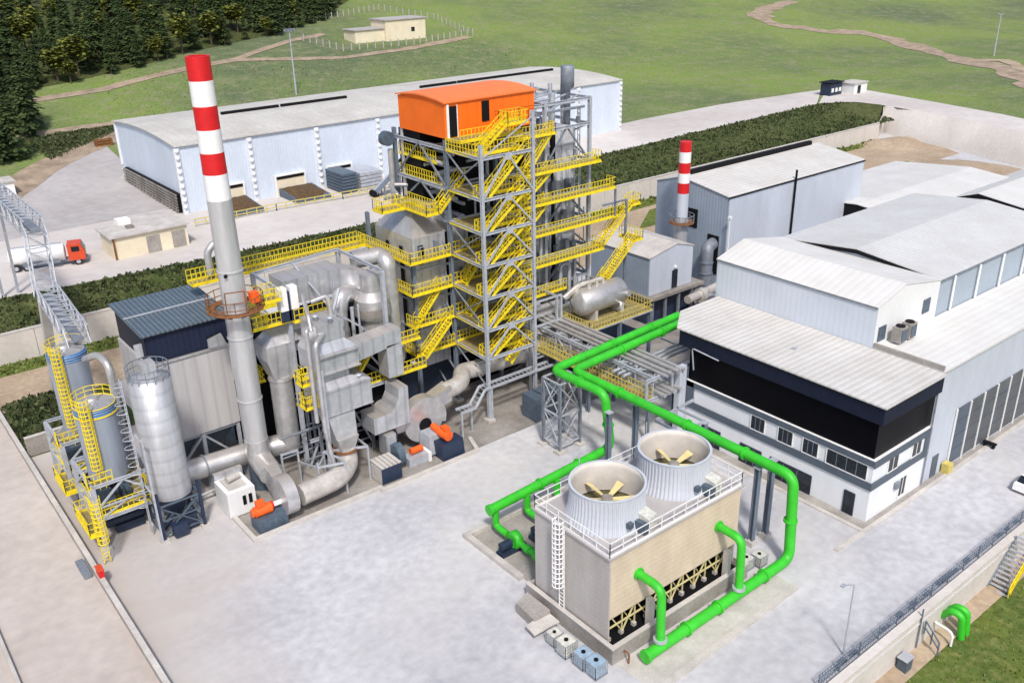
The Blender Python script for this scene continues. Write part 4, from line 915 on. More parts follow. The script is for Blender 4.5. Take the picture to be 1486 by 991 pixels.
def stack(cx, cy, rot):
    t = MB(); nn = 240; prof = [(2.95, 8.2), (2.93, 8.3), (2.78, 8.8), (2.68, 9.4), (2.64, 10.0), (2.65, 10.5), (2.67, 10.95)]
    vs = []; 
    for k_, (r0, z) in enumerate(prof):
        for j in range(nn):
            a = 2*math.pi*j/nn; rib = 0.07 if (j % 4 < 2) else 0
            if k_ == len(prof)-1: rib = .05
            vs.append((cx+(r0+rib)*math.cos(a), cy+(r0+rib)*math.sin(a), z))
    t.add(vs, [(i*nn+j, i*nn+(j+1) % nn, (i+1)*nn+(j+1) % nn, (i+1)*nn+j) for i in range(len(prof)-1) for j in range(nn)])
    so_ = t.build('fan_stack', 'frp', ct, recalc=False)
    MB().lathe([(2.6,8.5),(2.58,9.5),(2.56,10.0),(2.57,10.5),(2.6,10.95),(2.7,10.96)], cx, cy, 64, True, False, False).build('stack_lining', 'frp_in', so_)
    q = MB().lathe([(2.68,10.88),(2.76,10.91),(2.76,10.98),(2.58,10.98)], cx, cy, 64, False, False, False); q.build('rim', 'frp', so_)
    MB().lathe([(0.01,8.45),(2.56,8.45)], cx, cy, 40, False, False, False).build('drift_screen', 'olive', so_, recalc=False)
    fb = MB().lathe([(.3,9.2),(.42,9.25),(.42,9.6),(.3,9.68)], cx, cy, 20, True).build('fan_hub', 'dirtyc', so_)
    for i in range(6):
        a = rot+i*math.pi/3; d = V(math.cos(a), math.sin(a), 0); s = V(-math.sin(a), math.cos(a), 0)
        p0 = V(cx, cy, 9.45)+d*.4; p1 = V(cx, cy, 9.45)+d*2.38
        A = p0-s*.13+V(0,0,-.02); B = p0+s*.13+V(0,0,.06); C_ = p1+s*.30+V(0,0,.12); D = p1-s*.22+V(0,0,-.06)
        MB().hexa([v-V(0,0,.06) for v in (A, B, C_, D)], [A, B, C_, D]).build('fan_blade', 'blade', so_)
    MB().bar((cx, cy, 9.1), (cx+.8, cy-2.5, 9.1), .16).build('drive_shaft', 'galv', so_)
    g1 = MB().hexa([(cx+.5,cy-3.7,8.3),(cx+1.5,cy-3.5,8.3),(cx+1.4,cy-2.6,8.3),(cx+.4,cy-2.8,8.3)], [(cx+.5,cy-3.6,9.3),(cx+1.5,cy-3.4,9.3),(cx+1.4,cy-2.45,9.5),(cx+.4,cy-2.65,9.5)]); g1.build('drive_housing', 'totew', so_); MB().hexa([(cx+.05,cy-3.7,8.35),(cx+.45,cy-3.7,8.35),(cx+.35,cy-2.9,8.35),(cx-.05,cy-2.9,8.35)],[(cx+.05,cy-3.7,9.1),(cx+.45,cy-3.7,9.1),(cx+.35,cy-2.75,9.1),(cx-.05,cy-2.75,9.1)]).build('motor','bluegrey_eq',so_)
    MB().box(cx-.9, cy-3.15, 8.9, cx-.5, cy-2.82, 9.3).build('inspection_hatch', 'bluegrey_eq', so_)
    q = MB(); q.bar((cx,cy+2.9,8.2),(cx,cy+2.9,11.9),.05); q.build('lightning_rod','galv',so_)
stack(38.95, 38.95, 0.35); stack(45.9, 38.95, 0.15)
q = MB(); rail(q, [(X0,Y0,8.2),(X1,Y0,8.2),(X1,Y1,8.2),(X0,Y1,8.2)], closed=True, t=.05, sp=1.3, toe=True)
q.build('deck_handrail', 'white', ct)
ladder(ct, X0-.25, 39.6, 1.4, 8.3, 'y', 'white', True, (-1, 0))
q = MB()
for i in range(14): q.bar((48.2+random.uniform(-.8,.8), 42+random.uniform(-.4,.5), 8.2), (48.2+random.uniform(-.8,.8), 42+random.uniform(-.4,.5), 9.5), .06)
for z in (8.6, 9.2): q.box(47.4,41.7,z,49.0,42.5,z+.06)
q.build('cage_ladder_top', 'white', ct)
# IBC totes
def tote(loc, m, label, s=1.0, group=None):
    x, y = loc; t = thing('liquid_tote', label, 'tote', (x, y, 0), group)
    MB().prism([(x-.5*s,y-.42*s),(x-.42*s,y-.5*s),(x+.42*s,y-.5*s),(x+.5*s,y-.42*s),(x+.5*s,y+.42*s),(x+.42*s,y+.5*s),(x-.42*s,y+.5*s),(x-.5*s,y+.42*s)], 'z', .14, 1.08*s).build('bottle', m, t)
    MB().box(x-.55*s,y-.55*s,.02,x+.55*s,y+.55*s,.13).build('pallet', 'galv_dark', t)
    q = MB()
    for z in (.3,.55,.8,1.05): 
        z*=s; q.bar((x-.53*s,y-.53*s,z),(x+.53*s,y-.53*s,z),.03).bar((x-.53*s,y-.53*s,z),(x-.53*s,y+.53*s,z),.03).bar((x+.53*s,y-.53*s,z),(x+.53*s,y+.53*s,z),.03).bar((x-.53*s,y+.53*s,z),(x+.53*s,y+.53*s,z),.03)
    for i in range(6):
        k_ = -.53*s+1.06*s*i/5; q.bar((x+k_,y-.53*s,.1),(x+k_,y-.53*s,1.1*s),.03).bar((x-.53*s,y+k_,.1),(x-.53*s,y+k_,1.1*s),.03)
    q.build('cage', 'tote_cage', t); MB().lathe([(.15*s,1.08*s),(.15*s,1.17*s)], x, y, 12).build('cap', 'black', t)
tote((33.5, 38.4), 'totew', 'small greyish round-cornered tote farthest from the camera of the row by the basin wall', .85)
tote((33.45, 37.1), 'totew', 'off-white cubic tote second in the row beside the basin wall', 1.05)
tote((33.6, 35.5), 'toteb', 'pale blue tote third in the row beside the basin wall', 1.0)
tote((33.7, 34.35), 'toteb', 'pale blue tote nearest the camera at the end of the row by the basin wall', 1.05)
tote((50.6, 35.0), 'totew', 'white tote beside the right pier of the cooling tower', .9)
tote((51.7, 34.6), 'dirtyc' if False else 'totew', 'grey dusty tote behind the green header pipe at the right of the cooling tower', .9)
gt = thing('basin_box', 'small tapered concrete box built against the basin wall beside the totes', 'sump box', (34, 41, 0))
MB().hexa([(33.2,40.2,0),(34.5,40.0,0),(34.5,42.6,0),(33.4,42.6,0)],[(33.2,40.2,.9),(34.5,40.0,1.3),(34.5,42.6,1.3),(33.4,42.6,.9)]).build('box_wall','wallg',gt); MB().hexa([(32.4,39.3,.55),(34.5,39.0,.8),(34.5,40.3,.85),(32.5,40.4,.6)],[(32.4,39.3,.68),(34.5,39.0,.93),(34.5,40.3,.98),(32.5,40.4,.73)]).build('lid','kerb',gt)
tag(MB().tube(rnd([(36.0,33.95,.9),(36.0,33.5,.9),(36.0,33.5,.1)],.15),.07,8).build('overflow_pipe','rust'), 'small rusty bent pipe on the front corner of the basin', 'pipe')
# green pipework
g1 = thing('green_header_pipe', 'thick green pipe dropping from the bridge and running before the cooling tower', 'pipe', (53.3, 45, 0))
MB().tube(rnd([(70.5,58.9,8.3),(53.3,58.2,8.0),(53.3,33.4,8.0),(53.2,32.9,.75),(37.0,32.7,.75)],1.0,8), .42, 18).build('main_run', 'green', g1)
for X in (38.3, 46.8):
    rs_ = MB().tube(rnd([(X,32.75,.9),(X,32.9,5.6),(X,35.1,5.6)],.8,8), .32, 16).build('riser', 'green', g1)
    MB().lathe([(.5,1.25),(.5,1.45)], X, 32.78, 16).build('flange', 'galv', rs_); MB().tube([(X,34.95,5.6),(X,35.08,5.6)],.45,16).build('flange','green',rs_)
MB().tube([(36.95,32.7,.75),(36.7,32.7,.75)],.5,18).build('end_cap', 'green', g1)
g2 = thing('green_supply_pipe', 'green pipe dropping beside the trestle and running left to the pump pit', 'pipe', (52.3, 55, 0))
MB().tube(rnd([(70.5,60.4,8.3),(51.9,59.6,8.0),(52.1,52.7,8.0),(52.3,52.0,2.7),(37.8,51.2,2.7)],1.0,8), .42, 18).build('main_run', 'green', g2)
for X in (38.2,41.6,45): MB().tube(rnd([(X,51.2,2.6),(X,51.2,.9),(X,49.6,.9)],.5,6), .3, 14).build('branch', 'green', g2)
MB().tube([(37.75,51.2,2.7),(37.5,51.2,2.7)],.5,18).build('end_cap', 'green', g2)
for i, X in enumerate((38.2, 41.6, 45.0)):
    t = thing('water_pump', ('green pump with blue motor nearest the outer kerb of the pit','middle green pump with blue motor in the pump pit','green pump with blue motor partly hidden behind the cooling tower')[i], 'pump', (X, 48.6, 0), 'green water pumps in the pit')
    MB().tube([(X-.35,48.6,.95),(X-.3,48.6,.95),(X+.3,48.6,.95),(X+.35,48.6,.95)], [.55,.75,.75,.55], 22).tube([(X-.2,48.6,.95),(X-.2,48.6,.3)],.25,10).build('volute', 'green', t)
    MB().tube([(X-.6,48.6,.9),(X-.2,48.6,.9)],.16,10).tube([(X-1.5,48.6,.9),(X-.55,48.6,.9)],.38,14).build('motor', 'navy_eq', t)
    MB().box(X-1.7,48.2,.02,X+.9,49.0,.4).build('base_frame', 'navy_eq', t)
    MB().tube(rnd([(X,48.0,.9),(X,46.0,.9)],.2),.27,14).tube([(X,47.2,.9),(X,46.7,.9)],.36,14).build('suction_pipe', 'green', t)
tag(MB().tube([(37.9,45.9,.9),(50,45.9,.9)],.36,16).build('suction_header', 'green'), 'green suction header low in the pump pit in front of the pumps', 'pipe')
for (a, n_) in (((53.3,52,8),'y'),((53.3,44,8),'y'),((53.3,38,8),'y'),((60,58.46,8.1),'x'),((66,58.7,8.2),'x'),((50,32.89,.75),'x'),((44.5,32.8,.75),'x'),((41,32.76,.75),'x'),((53.25,33.2,4.2),'z')):
    d3 = {'x':V(.09,0,0),'y':V(0,.09,0),'z':V(0,0,.09)}[n_]; p_ = V(*a); MB().tube([p_-d3,p_+d3],.55,18).build('pipe_flange','green',g1)
for (a, n_) in (((52.0,56,8),'y'),((60,59.97,8.1),'x'),((66,60.2,8.2),'x'),((48,51.78,2.7),'x'),((43.3,51.5,2.7),'x'),((52.2,52.3,5),'z')):
    d3 = {'x':V(.09,0,0),'y':V(0,.09,0),'z':V(0,0,.09)}[n_]; p_ = V(*a); MB().tube([p_-d3,p_+d3],.55,18).build('pipe_flange','green',g2)
# posts under the pipes
def post(x, y, h, label, grp='grey posts carrying the green pipes', m='column'):
    t = thing('pipe_post', label, 'post', (x, y, 0), grp)
    MB().ibeam((x,y,.45),(x,y,h),.42,.42).build('column', m, t); MB().box(x-.4,y-.4,0,x+.4,y+.4,.45).build('plinth', 'kerb', t); MB().box(x-.3,y-.3,h,x+.3,y+.3,h+.1).build('cap_plate','galv',t)
post(53.3, 36.6, 7.3, 'left grey steel post of the pair in front of the office windows'); post(55.0, 36.5, 7.3, 'right grey steel post of the pair in front of the office windows')
post(53.9, 50.5, 7.2, 'dark grey steel post right beside the falling green pipe'); post(51.2, 51.2, 7.0, 'grey steel post left of the falling green pipe'); 
post(54.4, 45.6, 6.0, 'left of the two grey steel posts behind the rear fan stack'); post(57.6, 45.6, 6.0, 'right of the two grey steel posts behind the rear fan stack')
tag(MB().bar((54.4,45.6,5.4),(57.6,45.6,5.4),.2,.25).bar((54.4,45.6,6.15),(57.6,45.6,6.15),.2).bar((54.4,45.6,6.15),(54.4,48.6,6.15),.2).bar((57.6,45.6,6.15),(57.6,49,6.15),.2).bar((54.4,48.6,6.15),(60,49,6.15),.2).build('pipe_support_beam','galv'), 'open square of pale steel beams on the posts behind the rear fan stack', 'beam')
# lattice trestle under the green bend
lt = thing('lattice_trestle', 'open grey lattice trestle carrying the bend of the two green pipes', 'trestle', (52, 58.6, 0))
q = MB(); cs = [(51.0,57.6),(53.6,57.6),(53.6,60.0),(51.0,60.0)]
for x, y in cs:
    c_ = MB().ibeam((x,y,.3),(x,y,7.4),.26,.26); c_.build('leg','galv_dark',lt); MB().box(x-.45,y-.45,0,x+.45,y+.45,.3).build('footing','kerb',lt)
for i in range(4):
    a, b = cs[i], cs[(i+1) % 4]
    for z in (.8, 4.0, 7.4): q.bar((*a,z),(*b,z),.14)
    for z in (.8, 4.0): q.bar((*a,z),(*b,z+3.2),.09); q.bar((*b,z),(*a,z+3.2),.09)
q.build('lattice_bar','galv',lt)
# pipe bridge
pb = thing('pipe_bridge', 'grey truss pipe bridge with a yellow walkway between the boiler plant and the office', 'pipe bridge', (60, 60, 5))
bx0, bx1, by0, by1, bz0, bz1 = 58.9, 62.6, 53.1, 69.5, 5.0, 7.2
q = MB()
for X in (bx0, bx1):
    for z in (bz0, bz1): q.ibeam((X,by0,z),(X,by1,z),.22,.26)
for z in (bz0, bz1):
    for yy in [by0+i*(by1-by0)/7 for i in range(8)]: q.bar((bx0,yy,z),(bx1,yy,z),.16)
build_each(q,'chord','galv',pb)
q = MB(); k = 7; L = (by1-by0)/k
for X in (bx0, bx1):
    for i in range(k): 
        q.bar((X,by0+i*L,bz0),(X,by0+(i+1)*L,bz1) if i % 2 else (X,by0+(i+1)*L,bz1),.1) if i % 2 else q.bar((X,by0+i*L,bz1),(X,by0+(i+1)*L,bz0),.1)
        q.bar((X,by0+i*L,bz0),(X,by0+i*L,bz1),.12)
for i in range(k): q.bar((bx0,by0+i*L,bz1+.05),(bx1,by0+(i+1)*L,bz1+.05),.1); q.bar((bx1,by0+i*L,bz1+.05),(bx0,by0+(i+1)*L,bz1+.05),.1)
build_each(q,'truss_brace','galv',pb)
platform(pb, bx0-1.0, by0, bx0-.1, by1, bz0+.1, 'we', railcol='yellow_old', fascia='yellow_old')
q = MB()
for (X, z, r_) in ((59.6,5.5,.22),(60.3,5.5,.16),(61.0,5.5,.28),(61.8,5.5,.18),(59.8,7.5,.16),(60.5,7.5,.2),(61.4,7.5,.24),(62.1,7.5,.14)):
    q.tube([(X,by0-1,z),(X,by1+3,z)], r_, 10)
build_each(q,'service_pipe','duct',pb)
for (X, yy) in ((58.9,53.6),(62.6,53.6),(58.9,62),(62.6,62)): MB().ibeam((X,yy,0),(X,yy,5),.3,.3).build('leg','column',pb)
q = MB()
for z in (bz0, bz1): q.ibeam((bx0-1.1,by0-.1,z),(65.6,by0-.1,z),.25,.3)
for X in (bx0-1.0, 61.5, 63.0): q.bar((X,by0-.1,bz0),(X,by0-.1,bz1),.2)
q.build('end_frame','galv',pb)
MB().box(61.9,52.4,0,62.9,53.0,7.6).build('cable_riser','cladl',pb)
# side branch of pipes east under the green pipes
q = MB()
for i, (yy, z) in enumerate(((56.2,6.6),(56.9,6.6),(57.6,6.6),(61.5,6.8),(62.2,6.8))): q.tube([(58,yy,z),(72,yy+.3,z)],.16,8)
for X in (60,64,68): q.bar((X,56,6.3),(X,62.6,6.3),.15)
tag(q.build('pipe_run','galv'),'bundle of thin grey pipes under the green pipes towards the office','pipes')
# ================================================================ BOILER TOWER
bt = thing('boiler_plant', 'tall open steel boiler house with yellow stairs and platforms and an orange cabin on top', 'boiler plant', (56, 74, 0))
LV = [7.0, 10.1, 13.5, 16.8, 20.1, 23.4, 27.3]
cols = [(49.8,67.2,28.6),(56,67.2,31),(45.9,73.9,16.8),(50,73.1,28.2),(56,73.1,28.2),(62.6,73.1,30.2),(69,73.1,30.2),(45.9,82.2,20),(50,82.4,28.2),(56,82.4,28.2),(62.6,82.4,30.2),(69,82.4,30.2),(69,77.5,31)]
for i, (x, y, h) in enumerate(cols):
    w = .32 if y < 70 else .36
    c = MB().ibeam((x,y,.3),(x,y,h),w,w).build('column', 'galv' if y < 70 or x > 62 else 'column', bt)
    MB().box(x-.45,y-.45,0,x+.45,y+.45,.3).build('base_plate', 'kerb', c)
def X_(mb, ax, fixed, a, b, z0, z1, kind, t=.16):
    P = (lambda s, z: (s, fixed, z)) if ax == 'x' else (lambda s, z: (fixed, s, z))
    if kind == 'V': mb.bar(P(a,z0),P((a+b)/2,z1),t); mb.bar(P(b,z0),P((a+b)/2,z1),t)
    elif kind == 'X': mb.bar(P(a,z0),P(b,z1),t); mb.bar(P(b,z0),P(a,z1),t)
    elif kind == '/': mb.bar(P(a,z0),P(b,z1),t)
for i, z in enumerate(LV+[30.0]):
    q = MB()
    if z < 28: q.ibeam((49.8,67.2,z),(56,67.2,z),.2,.3); q.ibeam((49.8,67.2,z),(50,73.1,z),.2,.3); q.ibeam((56,67.2,z),(56,73.1,z),.2,.3)
    for y in (73.1, 82.4):
        if z < 28.3: q.ibeam((50,y,z),(62.6,y,z),.2,.32)
        q.ibeam((56,y,z) if z > 28 else (62.6,y,z),(69,y,z),.2,.32)
    for x in (50,56,62.6,69):
        if z < 28.3 or x > 56: q.ibeam((x,73.1,z),(x,82.4,z),.2,.32)
    if z < 17: q.ibeam((45.2,73.3,z-.2),(50,73.3,z-.2),.2,.3)
    build_each(q,'floor_beam','galv',bt)
zl = [0, 3.6]+LV
q = MB(); g_ = MB()
for z0, z1 in zip(zl[2:-1], zl[3:]):
    X_(q,'x',67.12,49.8,56,z0,z1,'V'); g_.box(52.5,67.0,z1-.45,53.3,67.08,z1+.1)
X_(q,'x',67.12,49.8,56,27.3,30.5,'/',.1)
build_each(q,'chevron_brace','galv',bt); build_each(g_,'gusset_plate','galv',bt)
q = MB()
for i, (z0, z1) in enumerate(zip(zl[:-1], zl[1:])):
    if i % 2: X_(q,'y',49.9,67.2,73.1,z0,z1,'X',.12); X_(q,'x',73.2,62.6,69,z0,z1,'V',.16)
    else: X_(q,'x',73.2,56,62.6,z0,z1,'/',.16); None
    X_(q,'y',69.1,73.1,82.4,z0,z1,'X',.14); X_(q,'y',49.95,73.1,82.4,z0,z1,'V',.16)
build_each(q,'cross_brace','galv_dark',bt)
# casings
MB().box(46.4,74.4,4.6,50.1,81.6,18.7).box(50.75,74.45,4.6,52.9,81.6,18.7).build('flue_casing','duct_flat',bt)
MB().box(50.1,74.7,4.6,50.75,81.5,18.6).box(46.9,74.3,15.9,47.5,74.42,17.9).build('casing_joint','black',bt)
MB().hexa([(46.4,74.4,18.7),(52.9,74.4,18.7),(52.9,81.6,18.7),(46.4,81.6,18.7)],[(48.3,77.2,21.2),(51.3,77.2,21.2),(51.3,79.6,21.2),(48.3,79.6,21.2)]).build('casing_hood','duct',bt)
q = MB()
for z in (6.3,8.8,11.9,15.2): q.box(46.25,74.25,z,53.0,74.39,z+.22).box(46.25,74.4,z,46.39,81.6,z+.22)
for x in (46.25,49.9,52.8): q.box(x,74.2,4.6,x+.2,74.38,18.7)
q.build('casing_stiffener','galv',bt)
q = MB()
for y in (76.4,79): q.box(46.26,y,4.6,46.38,y+.5,17.5)
build_each(q,'casing_slot','black',bt)
MB().box(53.2,75.6,0.05,61.8,82,27.6).build('dark_furnace_core','black',bt)  # furnace block coloured black to paint the shaded tower interior
MB().box(62.4,75.0,7.5,68.4,81.8,26.8).build('furnace_casing','panelm',bt)
MB().box(50.3,78,19.2,53.1,82,28.2).build('dark_backing_panel','black',bt); MB().box(64.9,74.6,7.5,65.4,74.99,26.8).build('casing_joint','black',bt)  # first box: added black panel painting the shade behind the stairs
q = MB()
for z in range(9, 27, 2): q.box(62.3,74.85,z,68.5,74.98,z+.2)
for x in (62.3,64.4,66.5,68.3): q.box(x,74.78,7.5,x+.18,74.97,26.8)
for z in range(9, 27, 2): q.box(54.1,75.45,z,61.9,75.58,z+.22)
q.build('buckstay','galv',bt)
MB().box(45,76.3,0.05,53.1,82,4.5).build('dark_infill_box','navy_eq',bt); MB().box(61.9,76.3,0.05,68,82,7.4).build('dark_infill_box','navy_eq',bt)  # added navy boxes painting the shade low inside the tower
q = MB()
for i in range(16):
    x = 54.6+i*.85; q.tube([(x,74.9+random.uniform(-.3,.3),random.uniform(8,20)),(x,74.9,random.uniform(21,27.5))],random.choice((.12,.16,.2)),8)
for i in range(14):
    z = 20+i*.55; y = random.uniform(75,80); q.tube([(50.5,y,z),(61.5,y+random.uniform(-.3,.3),z)],random.choice((.12,.18,.24)),8)
for i in range(12):
    z = 19.8+i*.65; x = random.uniform(50.2,53.5); q.tube([(x,74.5,z),(x+.2,82,z)],random.choice((.14,.2,.28)),8)
q.tube(rnd([(60.2,72.7,14.3),(60.2,72.7,16.4),(61.6,72.7,16.4),(61.6,72.7,13)],.6),.2,10)
q.tube(rnd([(64.2,72.4,9),(64.2,72.4,12.4),(65.5,72.4,12.4),(65.5,72.4,9)],.6),.22,10)
for x in (57.4,58.1,59,66.8): q.tube([(x,72.9,4),(x,72.9,13.3)],.2,8)
for i in range(30):
    x = random.uniform(56.4,69); z = random.choice(LV[:-1])+.1; y = random.uniform(73.0,74.6); q.tube([(x,y,z),(x,y,z+random.uniform(2.5,6.5))],random.choice((.05,.07,.1)),6)
build_each(q,'riser_pipe','galv',bt)
q = MB()
for i in range(34):
    z = random.choice(LV)+.02; x = random.uniform(56.5,68); y = random.uniform(73.6,74.6); s = random.uniform(.25,.6); q.box(x,y-s,z,x+s,y,z+random.uniform(.5,1.5))
for i in range(16):
    z = random.choice(LV[:4])+.02; x = random.uniform(46.5,53); q.box(x,73.9,z,x+random.uniform(.2,.5),74.35,z+random.uniform(.4,1.3))
build_each(q,'junction_box','galv_dark',bt)
q = MB()
q.tube([(50.3,81.3,19.5),(50.3,81.3,28.2)],.24,12); q.tube([(51.1,81.1,19.5),(51.1,81.1,28.2)],.24,12); q.tube([(49.4,82.4,19.5),(49.4,82.4,26)],.3,12)
q.tube(rnd([(49.4,82.0,22.3),(52.4,79.2,22.3),(52.4,80.6,24)],.4),.22,12); q.tube(rnd([(48.6,81.6,22.4),(47.6,78.6,22.2),(47.4,80.8,21.4)],.3),.2,10)
build_each(q,'steam_pipe','duct',bt); MB().tube([(48.9,81.8,27.2),(48.9,82.6,27.2)],.75,16).build('hoist_drum','bluegrey_eq',bt)
q = MB(); q.lathe([(.35,20),(.35,30.5),(.75,30.8),(.75,33.0),(.7,33.05)],68.9,76.6,20,True); q.build('steam_silencer','galv_dark',bt)
q = MB(); q.tube([(66,75.8,19),(66,75.8,30.5)],.3,12).tube([(68.3,78.8,15),(68.3,78.8,31)],.25,12).tube([(65,78,24),(65,78,31.5)],.22,10)
for i in range(5): q.tube([(62.8,74+i*1.6,29.0+.3*(i%2)),(69,74+i*1.6,29.0+.3*(i%2))],.16,8)
for i in range(5): q.bar((61.2,73.6+i*1.9,28.6+.5*(i%3)),(69,75+i*1.6,30.1),.14)
build_each(q,'vent_line','galv',bt)
# penthouse
ph = MB().prism([(73.0,28.3),(81.2,28.3),(81.2,31.6),(73.0,31.6)],'x',50,61.1).build('penthouse','orange',bt)
ay = [72.8+8.6*i/10 for i in range(11)]; az = lambda y: 31.62+0.38*(1-((y-77.1)/4.3)**2)
MB().prism([(y,az(y)) for y in ay]+[(y,az(y)+.13) for y in reversed(ay)],'x',49.8,61.3).build('roof','orange_roof',ph)
MB().prism([(73.05,31.6)]+[(y,az(y)-.02) for y in ay[1:-1]]+[(81.15,31.6)],'x',50.05,61.05).build('gable_sheet','orange',ph)
d = MB().box(50.45,72.92,28.4,51.35,72.98,31.3).build('doorway','black',ph); MB().box(50.2,72.88,28.3,50.43,72.99,31.5).box(51.37,72.88,28.3,51.45,72.99,31.4).build('door_frame','white',ph)
MB().box(54.4,72.92,29.4,55.3,72.98,31.35).build('doorway','black',ph)
# stair tower
for i, z in enumerate([3.7]+LV[:-1]):
    z1 = LV[i]; 
    stair(bt,(50.6,67.8,z),(55.2,67.8,z1),1.0,(0,1,0)) if i else stair(bt,(53.4,68.4,5.2),(55.2,68.4,7.0),.9,(0,1,0))
    platform(bt,49.9,68.7,56,72.9,z1,'s' if i < 6 else 'sw',sp=1.3); platform(bt,55.2,67.3,56.0,68.65,z1,'se',name='landing'); platform(bt,49.9,67.3,50.6,68.65,z1,'sw',name='landing')
platform(bt,50,70.6,57.5,72.85,28.3,'se',sp=.9)
stair(bt,(51.3,69.6,27.3),(54.5,69.6,29.6),.9,(0,1,0)); platform(bt,54.5,69,57,70.4,29.6,'sewn',sp=.8,name='landing')
# return flights behind
# ring platforms around the flue casing
for i, z in enumerate((7.0,10.1,13.5,16.8)):
    platform(bt,44.9,72.7,49.7,74.15,z,'sw',sp=.8); platform(bt,49.7,73.0,54,74.3,z,'s',sp=.8,name='walkway')
    if i in (0,2,3): platform(bt,44.9,74.2,46.2,82.6 if i==3 else 77.5,z,'w',sp=.8,name='walkway')
platform(bt,26.5,81.4,44.85,82.9,16.8,'sn',sp=.9,name='walkway'); 
platform(bt,47.3,73.0,48.7,78.6,21.2,'wes',name='walkway'); platform(bt,44.6,76.8,47.2,78.6,21.2,'wsn',name='walkway')
stair(bt,(48.8,73.4,21.2),(52.0,73.4,24.2),1.0,(0,1,0)); platform(bt,50.2,75.2,51.6,82,23.4,'w',name='walkway'); platform(bt,50.2,75.2,51.6,82,25.6,'w',name='walkway'); stair(bt,(45.3,72.0,7),(48.6,72.0,10.1),.9,(0,1,0)); stair(bt,(45.5,73.4,10.1),(42.9,73.4,13.5) if False else (48.6,73.4,13.5),.8,(0,1,0))
stair(bt,(51,71.9,10.1),(54.4,71.9,13.5),.9,(0,1,0)); stair(bt,(50.8,72.2,13.5),(53.6,72.2,16.8),.9,(0,1,0))
# right side platforms
for (x0,x1,y0,z,s) in ((56.2,62.8,71.6,27.3,'sew'),(57.5,69.3,71.5,23.4,'se'),(56.5,71.5,71.4,20.1,'se'),(57,72.0,71.3,16.8,'se'),(57,69.5,71.0,13.5,'se'),(57,64,71.2,10.1,'s')):
    platform(bt,x0,y0,x1,72.85,z,s,sp=.9)
for (a, b) in (((58,72.2,20.1),(62.5,72.2,23.4)),((59,72.2,23.4),(62.4,72.2,27.3)),((58.2,72.2,16.8),(62.0,72.2,20.1))): stair(bt,a,b,.9,(0,1,0))
for (a, b) in (((68.8,70.3,9.9),(73.2,70.3,13.9)),((69.5,71.8,13.5),(74.2,71.8,17.6)),((66.6,70.9,7.0),(69.8,70.9,10.2))): stair(bt,a,b,1.0,(0,1,0))
platform(bt,73.2,69.7,74.4,72.3,13.9,'sen',name='landing'); platform(bt,74.2,71.2,75.4,72.4,17.6,'sen',name='landing')
q = MB().bar((69.5,71.3,18.4),(73.2,71.3,18.4),.2).bar((73.2,71.3,6),(73.2,71.3,18.4),.24).bar((71.4,71.3,16.9),(71.4,71.3,20),.2); q.build('stair_post','galv_dark',bt)
# lower right pipes and gallery at the foot of the tower
q = MB()
for (z, y_) in ((8.6,71.4),(8.0,71.0)): q.tube([(56,y_,z),(63,y_,z)],.35,12)
q.tube(rnd([(57.5,70.2,2),(57.5,70.2,9.6),(59.2,70.2,9.6)],.5),.28,12).tube([(58.3,70.1,2),(58.3,70.1,7.6)],.3,12)
q.tube([(56,72,5.6),(64,72,5.6)],.5,14)
build_each(q,'lower_pipe','duct',bt)
q = MB()
for X in (57.2,61.0,61.6): q.bar((X,69.4,0),(X,69.4,10.4),.24)
for z in (10.4,7.6): q.bar((57.2,69.4,z),(61.6,69.4,z),.2); q.bar((61,69.4,z),(61,73,z),.2); q.bar((57.2,69.4,z),(57.2,73,z),.2)
for i in range(9): q.bar((56.5,68.2+i*.5,4.6+.15*(i%3)),(61.8,68.2+i*.5,4.6+.15*(i%3)),.13)
q.build('pipe_rack','galv',bt)
# ---------------------------------------------------------------- feed water tank on its deck
fw = thing('feed_water_deck', 'steel deck with yellow railings carrying the horizontal silver tank', 'platform', (67, 68, 0))
platform(fw,62.4,65.7,72.2,70.9,6.9,'swen',railcol='yellow_old',fascia='galv',sp=.9,name='deck')
q = MB()
for X in (62.6,67.2,72): 
    for y in (65.9,70.7): MB().ibeam((X,y,0),(X,y,6.6),.34,.34).build('leg','column',fw)
q.bar((62.6,65.9,4.6),(67.2,65.9,4.6),.14).bar((72,65.9,4.9),(72,70.7,1),.14).bar((67.2,65.9,4.6),(72,65.9,4.6),.14); q.build('brace','galv',fw)
MB().box(63.5,67.2,0,71.5,70.4,4.2).build('pump_room','navy_eq',fw)
tk = thing('feed_water_tank', 'horizontal silver feed water tank with domed ends on the railed deck', 'tank', (67.2, 68.6, 6.9))
q = MB().tube([(63.1,68.6,9.15),(63.2,68.6,9.15),(63.55,68.6,9.15),(69.6,68.6,9.15),(69.95,68.6,9.15),(70.05,68.6,9.15)],[.5,1.15,1.5,1.5,1.15,.5],32); q.build('shell','duct',tk)
for X in (65.2,69.2): MB().box(X-.2,67.5,6.9,X+.2,69.7,8.1).build('saddle','kerb',tk)
MB().tube([(69.5,67.3,9.2),(69.5,66.8,9.2)],.35,14).tube([(68.3,67.3,8.4),(68.3,66.9,8.4),(68.3,66.9,7.8)],.2,10).build('manhole','duct',tk)
MB().tube(rnd([(61.8,69.2,10.0),(63.8,69.2,10.9),(67.2,68.8,11.1),(67.4,68.7,10.3)],.3),.24,10).tube([(65,68.6,10.4),(65,68.6,11.1)],.25,10).tube([(66.2,68.6,10.4),(66.2,68.6,11.2)],.18,10).tube([(62,69.2,9.8),(64.6,69.1,11.1)],.18,8).build('inlet_pipe','pipe_lag',tk)
